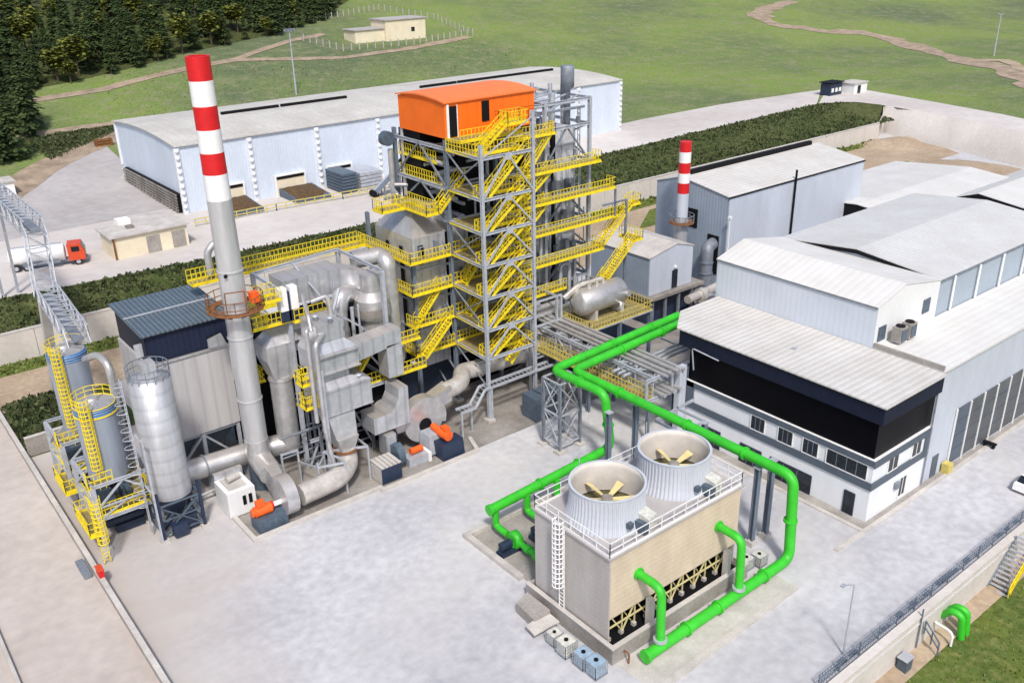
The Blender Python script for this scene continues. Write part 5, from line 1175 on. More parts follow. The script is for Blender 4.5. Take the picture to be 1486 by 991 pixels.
# ================================================================ CHIMNEY
ch = thing('main_chimney', 'tall tapering steel chimney with red and white bands and a rusty ring platform', 'chimney', (26.45, 71.3, 0))
def rc(z): return 1.03 if z < 21 else 1.03-(z-21)*0.11/12 if z < 33 else 0.92
zb = [(3.2,27.1,'chim'),(27.1,29.2,'white'),(29.2,30.9,'red'),(30.9,32.7,'white'),(32.7,34.5,'red'),(34.5,36.4,'white'),(36.4,38.2,'red')]
for a, b, m_ in zb:
    pr = [a]+[z for z in (9,15,21,27,33) if a < z < b]+[b]
    MB().lathe([(rc(z),z) for z in pr],26.45,71.3,40,True,False,False).build('shaft_band',m_,ch)
MB().lathe([(rc(38.2),38.2),(.7,38.2),(.7,34)],26.45,71.3,32,False,False,False).build('top_rim','red',ch); MB().lathe([(.02,36),(.72,36)],26.45,71.3,32,False,False,False).build('flue_mouth','black',ch)
for z in (9,15,21): MB().lathe([(1.03,z),(1.1,z),(1.1,z+.12),(1.03,z+.12)],26.45,71.3,36,False,False,False).build('flange','chim',ch)
MB().lathe([(1.03,3.2),(1.03,-0.0)],26.45,71.3,30,True,False,False).build('base_skirt','bluegrey_eq',ch)
rp = MB().lathe([(1.75,17.62),(2.35,17.62),(2.35,17.72),(1.75,17.72)],26.45,71.3,16,False,False,False).build('ring_platform','rust',ch)
q = MB()
for z in (17.7,18.2,18.85): q.ring(26.45,71.3,z,2.35,.04 if z > 17.8 else .1,16,0,360)
for i in range(16): a = 2*math.pi*i/16; q.bar((26.45+2.35*math.cos(a),71.3+2.35*math.sin(a),17.7),(26.45+2.35*math.cos(a),71.3+2.35*math.sin(a),18.9),.06)
q.bar((25.0,69.5,17.7),(25.0,69.5,19.8),.08).bar((26.5,69.0,17.7),(26.5,69.0,19.8),.08).bar((25.0,69.5,19.8),(26.5,69.0,19.8),.08)
q.build('handrail','rust',rp)
q = MB()
for i in range(8): a = 2*math.pi*i/8; q.bar((26.45+1.0*math.cos(a),71.3+1.0*math.sin(a),17.0),(26.45+2.3*math.cos(a),71.3+2.3*math.sin(a),17.62),.07)
q.build('bracket','rust',rp)

q = MB(); q.tube([(25.75,70.55,20.9),(25.6,70.3,20.9)],.15,12); q.build('sample_port','black',ch)
MB().box(27.4,69.9,18.2,28.1,70.6,19.1).build('analyser_box','orange_eq',ch)
ldr = ladder(ch,27.6,71.9,18.8,37.5,'y','chim',False) if False else None
# connecting walkway to the frame
platform(ch,28.4,70.4,30.2,72,17.7,'sn',railcol='yellow',sp=.7,name='access_platform')
# ================================================================ FILTER HOUSE
fh = thing('filter_house', 'grey filter house with a navy upper storey and slate blue corrugated roof', 'filter house', (24, 81, 0))
MB().box(20.15,76.9,12.3,27.5,85,15.0).build('upper_wall','navy_x',fh)
MB().box(20.05,76.95,12.3,20.14,85,15.0).build('side_wall','navy',fh)
rf = MB().hexa([(19.7,76.5,15.02),(27.9,76.5,15.02),(27.9,85.4,15.5),(19.7,85.4,15.5)],[(19.7,76.5,15.15),(27.9,76.5,15.15),(27.9,85.4,15.63),(19.7,85.4,15.63)]).build('roof','navy_roof',fh)
MB().hexa([(19.7,80.9,15.42),(27.9,80.9,15.42),(27.9,81.1,15.43),(19.7,81.1,15.43)],[(19.7,80.9,15.5),(27.9,80.9,15.5),(27.9,81.1,15.51),(19.7,81.1,15.51)]).build('ridge_strip','galv',rf)
MB().box(19.95,76.6,4.3,27.2,85.2,12.25).build('body','fhouse',fh); MB().box(19.88,76.65,4.3,19.94,85.2,12.2).build('side_sheet','fhouse_y',fh)
MB().box(19.8,76.45,12.2,27.35,76.6,12.42).build('cornice','duct',fh)
MB().hexa([(25.3,76.35,12.45),(27.0,76.35,12.45),(27.0,76.58,12.45),(25.3,76.58,12.45)],[(25.3,76.35,13.3),(26.6,76.35,13.6),(26.6,76.58,13.6),(25.3,76.58,13.3)]).build('side_flap','duct_flat',fh)
MB().hexa([(18.6,77,9.0),(19.9,77,9.0),(19.9,79,9.0),(18.6,79,9.0)],[(19.3,77.3,10.6),(19.9,77.3,10.6),(19.9,78.7,10.6),(19.3,78.7,10.6)]).build('inlet_hood','duct_flat',fh)
q = MB()
for X in (20.2,23.6,27.0):
    for y in (76.9,81,84.9): MB().ibeam((X,y,0),(X,y,4.25),.3,.3).build('leg','galv',fh)
for y in (76.9,):
    q.ibeam((20.2,y,4.1),(27,y,4.1),.2,.3); q.bar((20.2,y,.3),(23.6,y,4),.18); q.bar((27,y,.3),(23.6,y,4),.18)
q.build('brace','galv',fh)
for X in (21.9,25.4):
    for y in (79,83): MB().hexa([(X-.4,y-.4,1.4),(X+.4,y-.4,1.4),(X+.4,y+.4,1.4),(X-.4,y+.4,1.4)],[(X-1.6,y-1.8,4.25),(X+1.6,y-1.8,4.25),(X+1.6,y+1.8,4.25),(X-1.6,y+1.8,4.25)]).build('hopper','bluegrey_eq',fh)
# ================================================================ SILO
si = thing('grey_silo', 'tall plain grey silo with a railed top on a dark lattice base', 'silo', (18.1, 70.3, 0))
sx, sy = 18.1, 70.3
MB().lathe([(1.68,3.4),(1.68,14.1),(0.7,14.45)],sx,sy,44,True,True,True).build('shell','silom',si)
MB().lathe([(.3,0.9),(.8,1.7),(1.66,3.4)],sx,sy,32,True).build('cone','navy_eq',si)
q = MB()
for z in (14.75,15.25): q.ring(sx,sy,z,1.65,.045,24)
for i in range(16): a = 2*math.pi*i/16; q.bar((sx+1.65*math.cos(a),sy+1.65*math.sin(a),14.1),(sx+1.65*math.cos(a),sy+1.65*math.sin(a),15.3),.05)
q.build('top_handrail','galv_dark',si)
MB().box(sx-.5,sy-.4,14.3,sx+.6,sy+.7,15.5).box(sx-.5,sy+.5,15.8,sx+.1,sy+.7,16.9).build('vent_filter','duct_flat',si)
q = MB(); cr = [(sx-1.75,sy-1.75),(sx+1.75,sy-1.75),(sx+1.75,sy+1.75),(sx-1.75,sy+1.75)]
for x, y in cr: 
    c = MB().ibeam((x,y,.2),(x,y,4.6),.26,.26).build('leg','navy_eq',si); MB().box(x-.35,y-.35,0,x+.35,y+.35,.2).build('footing','kerb',c)
for i in range(4):
    a, b = cr[i], cr[(i+1) % 4]
    for z in (.6,1.9,3.3): q.bar((*a,z),(*b,z),.12)
    q.bar((*a,.4),(*b,3.3),.11); q.bar((*b,.4),(*a,3.3),.11); q.bar((*a,3.3),(sx,sy,.8),.1)
q.build('brace','bluegrey_eq',si)
q = MB().tube([(sx-1.5,sy-.8,.6),(sx+1.9,sy+.2,3.2)],.3,10).box(sx-1,sy-2.3,.3,sx+.2,sy-1.5,1.4).box(sx+.3,sy-1.6,.2,sx+1.3,sy-.9,1.6); q.build('discharge_screw','navy_eq',si)
q = MB()
for k in (-.25,.25): q.bar((sx-2.2,sy+k,0.2),(sx-2.2,sy+k,14.6),.07)
z = .5
while z < 14.5: q.bar((sx-2.2,sy-.25,z),(sx-2.2,sy+.25,z),.05); z += .35
z = 3
while z < 14.6: q.tube([(sx-2.2-.75*math.sin(math.radians(t)),sy+.42*math.cos(math.radians(t)),z) for t in range(0,181,30)],.035,4,caps=False); z += .8
q.build('ladder','galv',si)
sp2 = MB()
for z in (4.8,9.6): sp2.bar((sx-2.0,sy-2.0,z),(sx-2.0,sy+1,z),.12)
sp2.bar((sx-2.0,sy-2.0,0),(sx-2.0,sy-2.0,10),.16); sp2.build('ladder_support','galv',si)
# ================================================================ TANKS WITH YELLOW LADDERS
def ytank(cx, cy, zb_, zt, label, legs):
    t = thing('blue_top_tank', label, 'tank', (cx, cy, 0), 'blue topped tanks at the left boundary')
    R = 1.66
    MB().lathe([(R,zb_),(R,zt-.75)],cx,cy,44,True,False,False).build('shell','tankm',t)
    MB().lathe([(.5,zb_-1.6),(R-.05,zb_)],cx,cy,32,True).build('cone_bottom','navy_eq',t)
    tp = MB().lathe([(R,zt-.75),(R-.03,zt-.05),(R-.12,zt)],cx,cy,44,True,False,False).build('top','bluecap',t)
    MB().lathe([(R-.1,zt),(.9,zt+.12),(.02,zt+.16)],cx,cy,44,False,False,False).build('top_plate','duct',tp)
    if cy < 80: q = MB(); q.ring(cx,cy,zt-.75,R+.03,.07,40); q.ring(cx,cy,zt+.0,R-.02,.05,40); q.build('yellow_ring','yellow',tp)
    q = MB()
    for i in range(3): q.ring(cx,cy,zt-.62+.22*i,R+.02,.035,40)
    for i in range(8): a = i*math.pi/4; q.bar((cx,cy,zt+.2),(cx+1.5*math.cos(a),cy+1.5*math.sin(a),zt+.06),.07)
    q.build('stiffener_ring','tankm',tp)
    MB().lathe([(.6,zt+.12),(.6,zt+.3),(.45,zt+.42)],cx-.1,cy+.3,20,True).build('hatch','duct',tp)
    q = MB()
    for z in (zt+.45,zt+.85): q.ring(cx,cy,z,R,.035,30,20,230)
    for i in range(9): a = math.radians(20+i*26); q.bar((cx+R*math.cos(a),cy+R*math.sin(a),zt),(cx+R*math.cos(a),cy+R*math.sin(a),zt+.85),.05)
    q.build('handrail','yellow',tp)
    return t
t1 = ytank(14.5,74.4,4.9,11.5,'nearer blue topped tank with a yellow ring and ladder on a steel frame',1)
t2 = ytank(15.0,83.6,4.9,13.0,'farther blue topped tank with a long yellow caged ladder',0)
for (t, cx, cy, zt) in ((t1,14.5,74.4,11.5),(t2,15.0,83.6,13.0)):
    ladder(t,cx-1.05,cy-1.5,4.3,zt+.4,'x','yellow',True,(-.5,-.86))
for (t, cx, cy) in ((t1,14.5,73.6),(t2,14.9,82.6)):
    q = MB(); cr = [(12.2,cy-3.0),(17.0,cy-3.0),(17.0,cy+2.6),(12.2,cy+2.6)]
    for x, y in cr:
        c = MB().ibeam((x,y,.25),(x,y,6.0),.34,.34).build('leg','galv',t); MB().box(x-.4,y-.4,0,x+.4,y+.4,.25).build('footing','kerb',c)
    for i in range(4):
        a, b = cr[i], cr[(i+1) % 4]; m_ = ((a[0]+b[0])/2,(a[1]+b[1])/2)
        for z in (2.9,6.0): q.ibeam((*a,z),(*b,z),.2,.26)
        q.bar((*a,3.9),(*m_,5.9),.15); q.bar((*b,3.9),(*m_,5.9),.15); q.bar((*a,4.0),(*b,4.0),.13)
        q.bar((*a,2.9),(*m_,4.0),.12)
    q.build('frame','galv',t)
    platform(t,12.3,cy-2.9,16.9,cy+2.5,3.05,'swen',sp=.7,t=.3)
    platform(t,11.2,cy-3.2,12.1,cy+1.0,1.9,'wsn',sp=.7,t=.3,name='side_platform') if cy < 80 else platform(t,11.3,cy-5,12.2,cy-1.5,2.4,'wsn',sp=.7,t=.3,name='side_platform')
    platform(t,12.0,cy-2.9,13.9,cy-2.0,5.9,'sw',sp=.6,name='ladder_landing')
    q = MB()
    for i in range(7): q.box(13+random.uniform(-.6,2.6),cy+random.uniform(-2,1),3.1,13.9+random.uniform(-.6,2.6),cy+random.uniform(-1.2,1.6),3.5+random.uniform(0,.9))
    q.build('valve_block','bluegrey_eq',t)
    MB().tube([(13,cy-.8,1.1),(16.5,cy-.8,1.1)],.5,12).box(13.6,cy-1.4,.1,16,cy-.1,.8).build('conveyor_body','navy_eq',t)
ladder(t1,11.7,68.6,.1,5.6,'x','yellow',True,(0,-1))
tank_pipe = MB().tube(rnd([(16.0,81.5,12.5),(16.6,79.4,13.5),(16.9,77.4,13.2),(16.9,77.3,2.5)],.9,8),.33,14).tube([(16.9,77.3,8.1),(16.9,77.3,8.3)],.5,12)
tag(tank_pipe.build('bent_pipe','duct'),'silver pipe bending down between the tanks and the grey silo','pipe')
bx_ = thing('hose_box','red hose box on the left boundary wall near the tank legs','box',(10.6,66.2,.9)); MB().box(10.35,65.6,.98,10.75,66.5,1.6).build('box_body','red',bx_); MB().box(10.3,65.55,1.6,10.8,66.55,1.66).build('lid','truckred',bx_)
tag(MB().box(9.6,67.6,0,10.2,70.2,.35).build('dark_duct','galv_dark'),'dark grey trough lying against the outer side of the left wall','trough')
tag(MB().box(2.7,-20,0,2.95,66,.4).build('low_kerb','kerb'),'low pale kerb crossing the bottom left corner','kerb')
# ================================================================ LATTICE CONVEYOR BRIDGE
lb = thing('lattice_bridge', 'grey lattice conveyor bridge running from the upper left down to the tanks', 'conveyor bridge', (17.5, 105, 0))
P = [V(17.6,124,19.6),V(17.6,98.5,19.6),V(17.0,97.0,13.4),V(16.2,83.3,13.2)]; wv = .95; hh = 1.7
q = MB()
for a, b in zip(P[:-1],P[1:]):
    vert = abs(b.z-a.z) > 4; n_ = V(0,1,0) if vert else V(0,0,1)
    for sx_ in (-wv,wv):
        for k in (0,1):
            q.bar(a+V(sx_,0,0)+n_*hh*k,b+V(sx_,0,0)+n_*hh*k,.13)
    k_ = max(3,int((b-a).length/1.5))
    for i in range(k_):
        p0 = a.lerp(b,i/k_); p1 = a.lerp(b,(i+1)/k_)
        for sx_ in (-wv,wv):
            o_ = V(sx_,0,0); q.bar(p0+o_,p1+o_+n_*hh,.08) if i%2 else q.bar(p0+o_+n_*hh,p1+o_,.08); q.bar(p0+o_,p0+o_+n_*hh,.08)
        for k in (0,1): q.bar(p0-V(wv,0,0)+n_*hh*k,p0+V(wv,0,0)+n_*hh*k,.08); q.bar(p0-V(wv,0,0)+n_*hh*k,p1+V(wv,0,0)+n_*hh*k,.07)
q.build('truss','galv',lb)
MB().bar(P[0]+V(0,0,.5),P[1]+V(0,0,.5),.9,.3).bar(P[2]+V(0,0,.5),P[3]+V(0,0,.5),.9,.3).build('belt_trough','galv_dark',lb)
MB().hexa([(16.4,104,0),(17.3,104,0),(17.3,105,0),(16.4,105,0)],[(16.4,98.6,13.2),(17.3,98.6,13.2),(17.3,99.5,13.2),(16.4,99.5,13.2)]).build('pier','kerb',lb)
q = MB().bar((16.7,124,6),(16.7,122,19.6),.3).bar((18.5,124,6),(18.5,122,19.6),.3); q.build('leg','galv',lb)
# ================================================================ FLUE GAS TRAIN
hx = thing('economiser_stack', 'stack of dusty grey boxes and ducts inside a steel frame right of the main chimney', 'economiser', (34, 70, 0))
def fr_(b, z0, t_, z1): # boxes x0,y0,x1,y1
    return ([(b[0],b[1],z0),(b[2],b[1],z0),(b[2],b[3],z0),(b[0],b[3],z0)],[(t_[0],t_[1],z1),(t_[2],t_[1],z1),(t_[2],t_[3],z1),(t_[0],t_[3],z1)])
q = MB(); q.hexa(*fr_((31.2,67.0,35.3,70.5),11.2,(31.2,67.0,35.3,70.5),13.0)); q.hexa(*fr_((31.2,67.0,35.3,70.5),13.02,(31.7,67.5,34.3,70.5),13.9)); q.hexa(*fr_((31.7,67.5,34.3,70.5),13.92,(31.7,67.5,34.3,70.5),15.6)); q.build('upper_box','duct_flat',hx)
q = MB(); q.hexa(*fr_((31.6,67.4,34.4,70.2),10.3,(31.6,67.4,34.4,70.2),11.18)); q.hexa(*fr_((31.3,66.8,36.2,70.6),7.1,(31.3,66.8,36.2,70.6),9.6)); q.hexa(*fr_((31.3,66.8,36.2,70.6),9.62,(31.6,67.4,34.4,70.2),10.28)); q.build('lower_box','duct_flat',hx)
q = MB()
for z in (7.1,9.45,11.2,12.85): q.box(31.2,66.7,z,36.25 if z < 10 else 35.35,66.79 if z < 10 else 66.99,z+.1)
q.build('flange','duct_flat',hx)
q = MB(); q.hexa([(31.9,66.2,4.9),(34.0,66.2,4.9),(34.0,68.4,4.9),(31.9,68.4,4.9)],[(31.6,66.9,7.0),(34.3,66.9,7.0),(34.3,69.0,7.0),(31.6,69.0,7.0)]); q.hexa([(32.3,66.3,3.3),(33.6,66.3,3.3),(33.6,67.7,3.3),(32.3,67.7,3.3)],[(31.9,65.9,4.9),(34.0,65.9,4.9),(34.0,68.4,4.9),(31.9,68.4,4.9)]); q.build('outlet_hood','duct',hx)
q = MB(); q.hexa([(35.4,67.8,11.0),(40.3,67.8,11.6),(40.3,69.6,11.6),(35.4,69.6,11.0)],[(35.4,67.8,12.7),(40.3,67.8,13.0),(40.3,69.6,13.0),(35.4,69.6,12.7)]).box(38.7,67.8,8.3,40.3,69.6,11.6); q.build('side_duct','duct_flat',hx)
q = MB(); q.box(36.0,66.6,3.7,39.9,69.0,5.4).hexa([(38.7,67.0,2.7),(39.6,67.0,2.7),(39.6,68,2.7),(38.7,68,2.7)],[(38.2,66.7,3.7),(39.9,66.7,3.7),(39.9,68.6,3.7),(38.2,68.6,3.7)]).prism([(38.0,5.4),(39.9,5.4),(39.9,7.6),(38.9,7.6),(38.8,6.6),(38.4,5.9)],'y',66.6,69.0); q.build('lower_duct','duct_flat',hx)
q = MB(); q.box(28.7,71.6,11.6,31.5,74.2,13.0); q.hexa([(29.2,71.8,9.7),(31.0,71.8,9.7),(31.0,73.6,9.7),(29.2,73.6,9.7)],[(28.7,71.6,11.6),(31.5,71.6,11.6),(31.5,74.2,11.6),(28.7,74.2,11.6)]); q.hexa([(28.7,71.6,13.02),(33.5,71.6,13.02),(33.5,74.2,13.02),(28.7,74.2,13.02)],[(29.6,72.2,13.8),(33.5,72.2,13.8),(33.5,73.9,13.8),(29.6,73.9,13.8)]); q.box(31.52,71.9,11.9,33.5,74.1,13.0); q.build('inlet_box','duct_flat',hx)
MB().lathe([(1.05,2.2),(1.05,9.7)],30.1,72.6,32,True).lathe([(1.07,9.4),(1.15,9.4),(1.15,9.55),(1.07,9.55)],30.1,72.6,28,False,False,False).build('round_downcomer','duct',hx)
# top duct, cyclone and elbows
q = MB(); q.box(32.6,75.2,15.0,38.6,78.2,17.4); q.hexa([(38.6,75.2,15.4),(40.6,73.6,15.6),(40.6,76,15.6),(38.6,78.2,15.4)],[(38.6,75.2,17.2),(40.6,73.6,17.0),(40.6,76,17.0),(38.6,78.2,17.2)]); q.build('top_duct','duct_flat',hx)
q = MB()
for X in (33.2,35.4,37.6): q.box(X,75.08,15.0,X+.15,75.19,17.4)
build_each(q,'duct_stiffener','galv',hx)
q = MB().lathe([(1.2,10.3),(1.2,12.3)],40.4,72.9,36,True,False,True).lathe([(1.2,12.3),(1.72,12.8)],40.4,72.9,36,True,False,False).lathe([(1.72,12.8),(1.72,14.6)],40.4,72.9,36,True,False,False).lathe([(1.72,14.6),(1.0,15.3)],40.4,72.9,36,True,False,False).lathe([(1.0,15.3),(1.0,17.1)],40.4,72.9,36,True,True,False); q.build('cyclone','duct',hx)
MB().prism([(28,77),(32.9,77),(32.9,75.5),(33.0,71.5),(39.8,71.5),(39.8,75.5),(43.5,75.5),(43.5,81),(28,81)],'z',.05,6.5).build('dark_backdrop','black',hx); MB().box(29,76.5,6.52,43.5,81,12.3).build('dark_backdrop','black',hx)  # added black blocks painting the shade behind the ducts
MB().lathe([(1.76,13.0),(1.82,13.0),(1.82,13.8),(1.76,13.8)],40.4,72.9,36,False,False,False).build('cyclone_band','dirtyc',hx)
q = MB().tube(rnd([(40.5,76.3,17.4),(43.4,75.8,17.4),(43.4,74.6,17.0),(43.4,74.4,9.0)],1.2,8),.85,20); q.tube(rnd([(39.2,74.5,14.8),(37.6,73.6,15.4),(36.9,73.2,14.2),(36.9,73.2,9.6)],1.0,8),.85,20); build_each(q,'elbow_duct','duct',hx)
MB().tube(rnd([(43.4,74.4,9.0),(43.0,73.0,7.2),(41.0,72.0,7.2)],1,6),.8,18).build('lower_elbow','duct',hx)
# frame
cs = [(40.2,70.2,18.1),(31.2,66.5,12.0) ,(40.2,78.6,18.1),(31.2,78.6,17.6),(31.2,71.6,17.6),(35.2,70.9,15.2)]
for x, y, h in cs: MB().ibeam((x,y,0),(x,y,h),.36,.36).build('column','galv' if h > 13 else 'galv',hx)
q = MB()
q.ibeam((40.2,70.2,18),(40.2,78.6,18),.2,.3); q.ibeam((31.2,78.6,17.6),(40.2,78.6,18),.2,.3); q.ibeam((31.2,71.6,17.6),(31.2,78.6,17.6),.2,.3)
q.ibeam((31.2,71.6,14.8),(35.2,70.9,15.1),.2,.26); q.ibeam((35.2,70.9,15.1),(40.2,70.2,10.9),.12,.16); q.bar((35.2,78.4,17.8),(35.2,70.9,15.1),.16)
for z in (10.9,6.8,3.2): q.ibeam((31.2,70.4,z),(40.2,70.2,z),.2,.3); q.ibeam((40.2,70.2,z),(40.2,78.6,z),.2,.3)
q.bar((40.2,70.2,7),(37.6,70.2,11),.18); q.bar((40.2,70.2,1.0),(36.8,70.2,6.8),.18); q.bar((35.2,70.9,15),(36.6,72,16.6),.2); q.bar((38,70.5,.2),(35.2,70.6,6.8),.18); q.bar((31.2,71,.2),(34,71,6),.16)
build_each(q,'frame_beam','galv',hx)
platform(hx,35.4,70.5,40.0,72.0,11.0,'sw',sp=.7); platform(hx,37.4,70.4,44.5,71.6,6.9,'s',sp=.8,name='walkway')
platform(hx,27.6,71.2,31.2,72.1,15.2,'swe',railcol='yellow',sp=.6); platform(hx,31.3,70.6,35.0,71.6,15.2,'s',sp=.7,name='walkway')
platform(hx,29.9,67.6,31.1,68.8,10.4,'swn',sp=.6,name='service_platform'); platform(hx,29.9,67.4,31.1,68.7,8.2,'swn',sp=.6,name='service_platform')
platform(hx,29.2,75.5,31,79,13.5,'swe',sp=.7,name='service_platform'); 
q = MB()
for i in range(26):
    x = random.uniform(33,41); y = random.uniform(71,75); z = random.uniform(6.8,12)
    q.tube([(x,y,z),(x+random.choice((0,0,random.uniform(-3,3))),y,z+random.uniform(1,4))],random.choice((.08,.12,.18)),6)
build_each(q,'small_pipe','galv',hx)
q = MB()
for i in range(22):
    x = random.uniform(30.5,40); y = random.uniform(69.5,74); q.tube([(x,y,.1),(x,y,random.uniform(1.5,6))],random.choice((.06,.1,.16)),6)
for i in range(10):
    y = random.uniform(69.5,73); z = random.uniform(.6,5); q.tube([(random.uniform(28,33),y,z),(random.uniform(34,40),y,z)],.1,6)
build_each(q,'drain_pipe','galv_dark',hx)
for (a,b_,z) in ((34.4,73.0,8.6),(36.5,72.2,9.6),(30.0,73.8,6.2)): platform(hx,a,b_-1.2,a+2.4,b_,z,'swe',name='service_platform')
platform(hx,31.4,73.9,37.8,74.9,13.2,'s',name='walkway'); platform(hx,29.0,75.4,33,76.4,15.3,'sw',name='walkway'); platform(hx,33.5,70.6,35.3,72,12.2,'sw',name='service_platform'); platform(hx,41.5,71.0,44.4,72.0,9.8,'swe',name='service_platform'); platform(hx,27.6,74.6,29.4,76.4,8.6,'swe',name='service_platform')
stair(hx,(36.2,71.2,6.9),(39.6,71.2,11.0),.8,(0,1,0)); stair(hx,(32.6,70.2,6.9),(30.9,72.6,10.5),.7,(.8,.6,0))
q = MB()
for (x,y,z) in ((38.9,71.5,11.05),(37.2,71.4,11.05),(36,71.8,11.05),(33.2,67.6,15.62),(32.4,68.8,15.62),(34.6,67.6,13.0),(33.4,67.8,10.3),(35.2,67.2,9.62),(42,71.2,6.95),(43.4,71.0,6.95)): q.lathe([(.02,z),(.22,z),(.22,z+.35),(.32,z+.4),(.32,z+.5),(.02,z+.55)],x,y,12)
build_each(q,'valve','orange_eq' if False else 'galv',hx)
tw = thing('white_filter_pair','pair of tall white box filters standing above the dusty ducts','filter',(31,71.4,15.3))
for k in (0,1): MB().box(30.3+k*1.0,70.9,16.3,31.0+k*1.0,71.7,18.4).build('filter_box','white',tw)
MB().box(31.05,71.0,15.3,31.25,71.6,18.0).box(30.3,71.0,15.25,32,71.6,16.28).build('stand','navy_eq',tw)
wp = MB().tube(rnd([(32.6,69.8,17.0),(34.2,69.6,17.3),(34.2,69.2,14.8),(31.0,66.4,14.6),(31.0,66.4,6.0),(31.6,66.2,.5)],.5,6),.22,12).tube(rnd([(30.9,67.2,15.8),(30.5,66.8,15.8),(30.5,66.8,7.0)],.4),.2,12).tube(rnd([(32.4,70.8,17.4),(31.2,67.6,16.8),(31.0,66.9,15.6)],.5),.18,10)
tag(wp.build('white_pipes','duct'),'pair of thin silver pipes running down the front of the dusty boxes','pipes')
# big flue duct on the ground behind the chimney
fd = thing('flue_duct','thick silver duct lying behind the chimney from the silo to the downcomer','duct',(26,73.5,0))
MB().tube(rnd([(20.4,74.0,2.5),(27.5,73.4,2.5),(30.1,72.6,2.6),(30.1,72.6,4.2)],1.4,8),1.0,24).build('duct_body','duct',fd)
MB().tube([(22.2,73.9,2.5),(22.36,73.9,2.5)],1.1,26).build('flange','galv_dark',fd); q = MB().box(22.6,73,0,22.9,74.6,1.6).box(26,73,0,26.3,74.6,1.6); build_each(q,'support','galv',fd)
q = MB().tube([(20,72.0,.8),(24.5,71.9,1.2)],.12,8); tag(q.build('thin_pipe','duct'),'thin silver pipe low on the ground behind the white equipment container','pipe')
# suction duct + fan 1
sd = thing('suction_duct','big silver bent duct feeding the fan beside the chimney','duct',(31,65.3,0))
MB().tube(rnd([(27.2,64.9,1.75),(31.3,65.2,1.75),(33.0,66.6,2.0),(33.0,66.9,3.3)],1.8,10),.95,26).build('duct_body','pipe_lag',sd)
MB().lathe([(1.0,3.3),(1.15,3.3),(1.15,3.5),(1.0,3.5)],33,66.9,24,False,False,False).build('flange','rust',sd)
q = MB()
for (x,y) in ((31.0,67.4),(34.6,65.7),(31.8,65.0),(29.4,69.4),(27.9,69.6),(29.7,66.1)): q.bar((x,y,0),(x,y,3.5),.16)
q.bar((31.0,67.4,3.5),(34.6,65.7,3.5),.18).bar((31.0,67.4,3.5),(31.8,65.0,3.5),.16).bar((34.6,65.7,3.5),(34.6,67.9,3.5),.16).bar((29.4,69.4,3.4),(27.9,69.6,3.4),.16).bar((29.7,66.1,3.0),(31,67.4,3.0),.14).bar((29.4,69.4,2.2),(29.7,66.1,3.0),.12).bar((31.8,65,3.2),(29.7,66.1,3.0),.16)
q.build('support_frame','galv',sd)
def scroll(mb, c, ax, R, w, n=40, grow=.35, start=0, rev=1):
    """snail housing: disc of growing radius, axis ax"""
    pl = []
    for i in range(n+1):
        a = start+rev*2*math.pi*i/n; rr = R*(1+grow*i/n); pl.append((rr*math.cos(a), rr*math.sin(a)))
    vs = []
    for s in (-w/2, w/2):
        for p in pl: vs.append((c[0]+s, c[1]+p[0], c[2]+p[1]) if ax == 'x' else (c[0]+p[0], c[1]+s, c[2]+p[1]))
    k = n+1; mb.add(vs, [tuple(range(k)), tuple(range(2*k-1, k-1, -1))]); mb.add(vs, [(i, (i+1) % k, k+(i+1) % k, k+i) for i in range(k)], True)
    return mb
f1 = thing('induced_draught_fan','large silver snail fan with an orange motor at the foot of the main chimney','fan',(26,64.8,0))
scroll(MB(),(26.0,65.2,2.15),'x',1.5,1.1,grow=.25,start=math.radians(60),rev=-1).build('scroll_housing','duct',f1)
MB().hexa([(25.5,66.2,1.2),(26.5,66.2,1.2),(26.9,68.6,1.6),(25.7,68.6,1.6)],[(25.5,66.0,3.5),(26.5,66.0,3.5),(26.9,68.6,3.7),(25.7,68.6,3.7)]).build('outlet_neck','duct',f1)
MB().tube(rnd([(26.3,68.5,2.65),(26.45,71.3,2.9),(26.45,71.3,5.0)],1.2,8),1.08,20).build('chimney_duct','duct',f1)
MB().box(22.9,64.2,.03,25.6,65.8,1.3).build('base_frame','bluegrey_eq',f1)
q = MB().tube([(23.0,65,1.75),(24.5,65,1.75)],.48,18).box(23.2,64.7,2.2,23.9,65.2,2.75).tube([(22.75,65,1.75),(23,65,1.75)],.38,16); q.build('motor','orange_eq',f1)
MB().tube([(24.5,65.1,1.8),(24.75,65.1,1.8)],.35,14).build('coupling_guard','red',f1); MB().tube([(24.75,65,1.85),(25.7,65,1.85)],.22,12).build('shaft_cover','white',f1)
wc = thing('equipment_container','white compressor container with twin dark vents beside the first fan','container',(23,69.3,0))
MB().box(21.9,67.9,.1,24.4,70.8,2.5).build('body','cladwhite',wc); MB().box(22.3,68.4,2.52,23.9,70.5,2.62).tube([(22.6,69.5,2.95),(23.8,69.8,2.95)],.3,12).build('roof_equipment','kerb',wc)
for a in (23.2,23.75): MB().box(a,67.84,1.0,a+.3,67.89,1.9).build('vent','black',wc)
MB().box(22.0,70.85,1.2,24.6,71.3,3.0).build('rear_duct','duct_flat',wc)
# fan 2 and its long duct
f2 = thing('primary_air_fan','large silver snail fan with an orange motor right of the economiser stack','fan',(42,67,0))
scroll(MB(),(41.8,67.6,3.0),'y',2.1,1.2,grow=.22,start=math.radians(-20),rev=-1).build('scroll_housing','duct',f2)

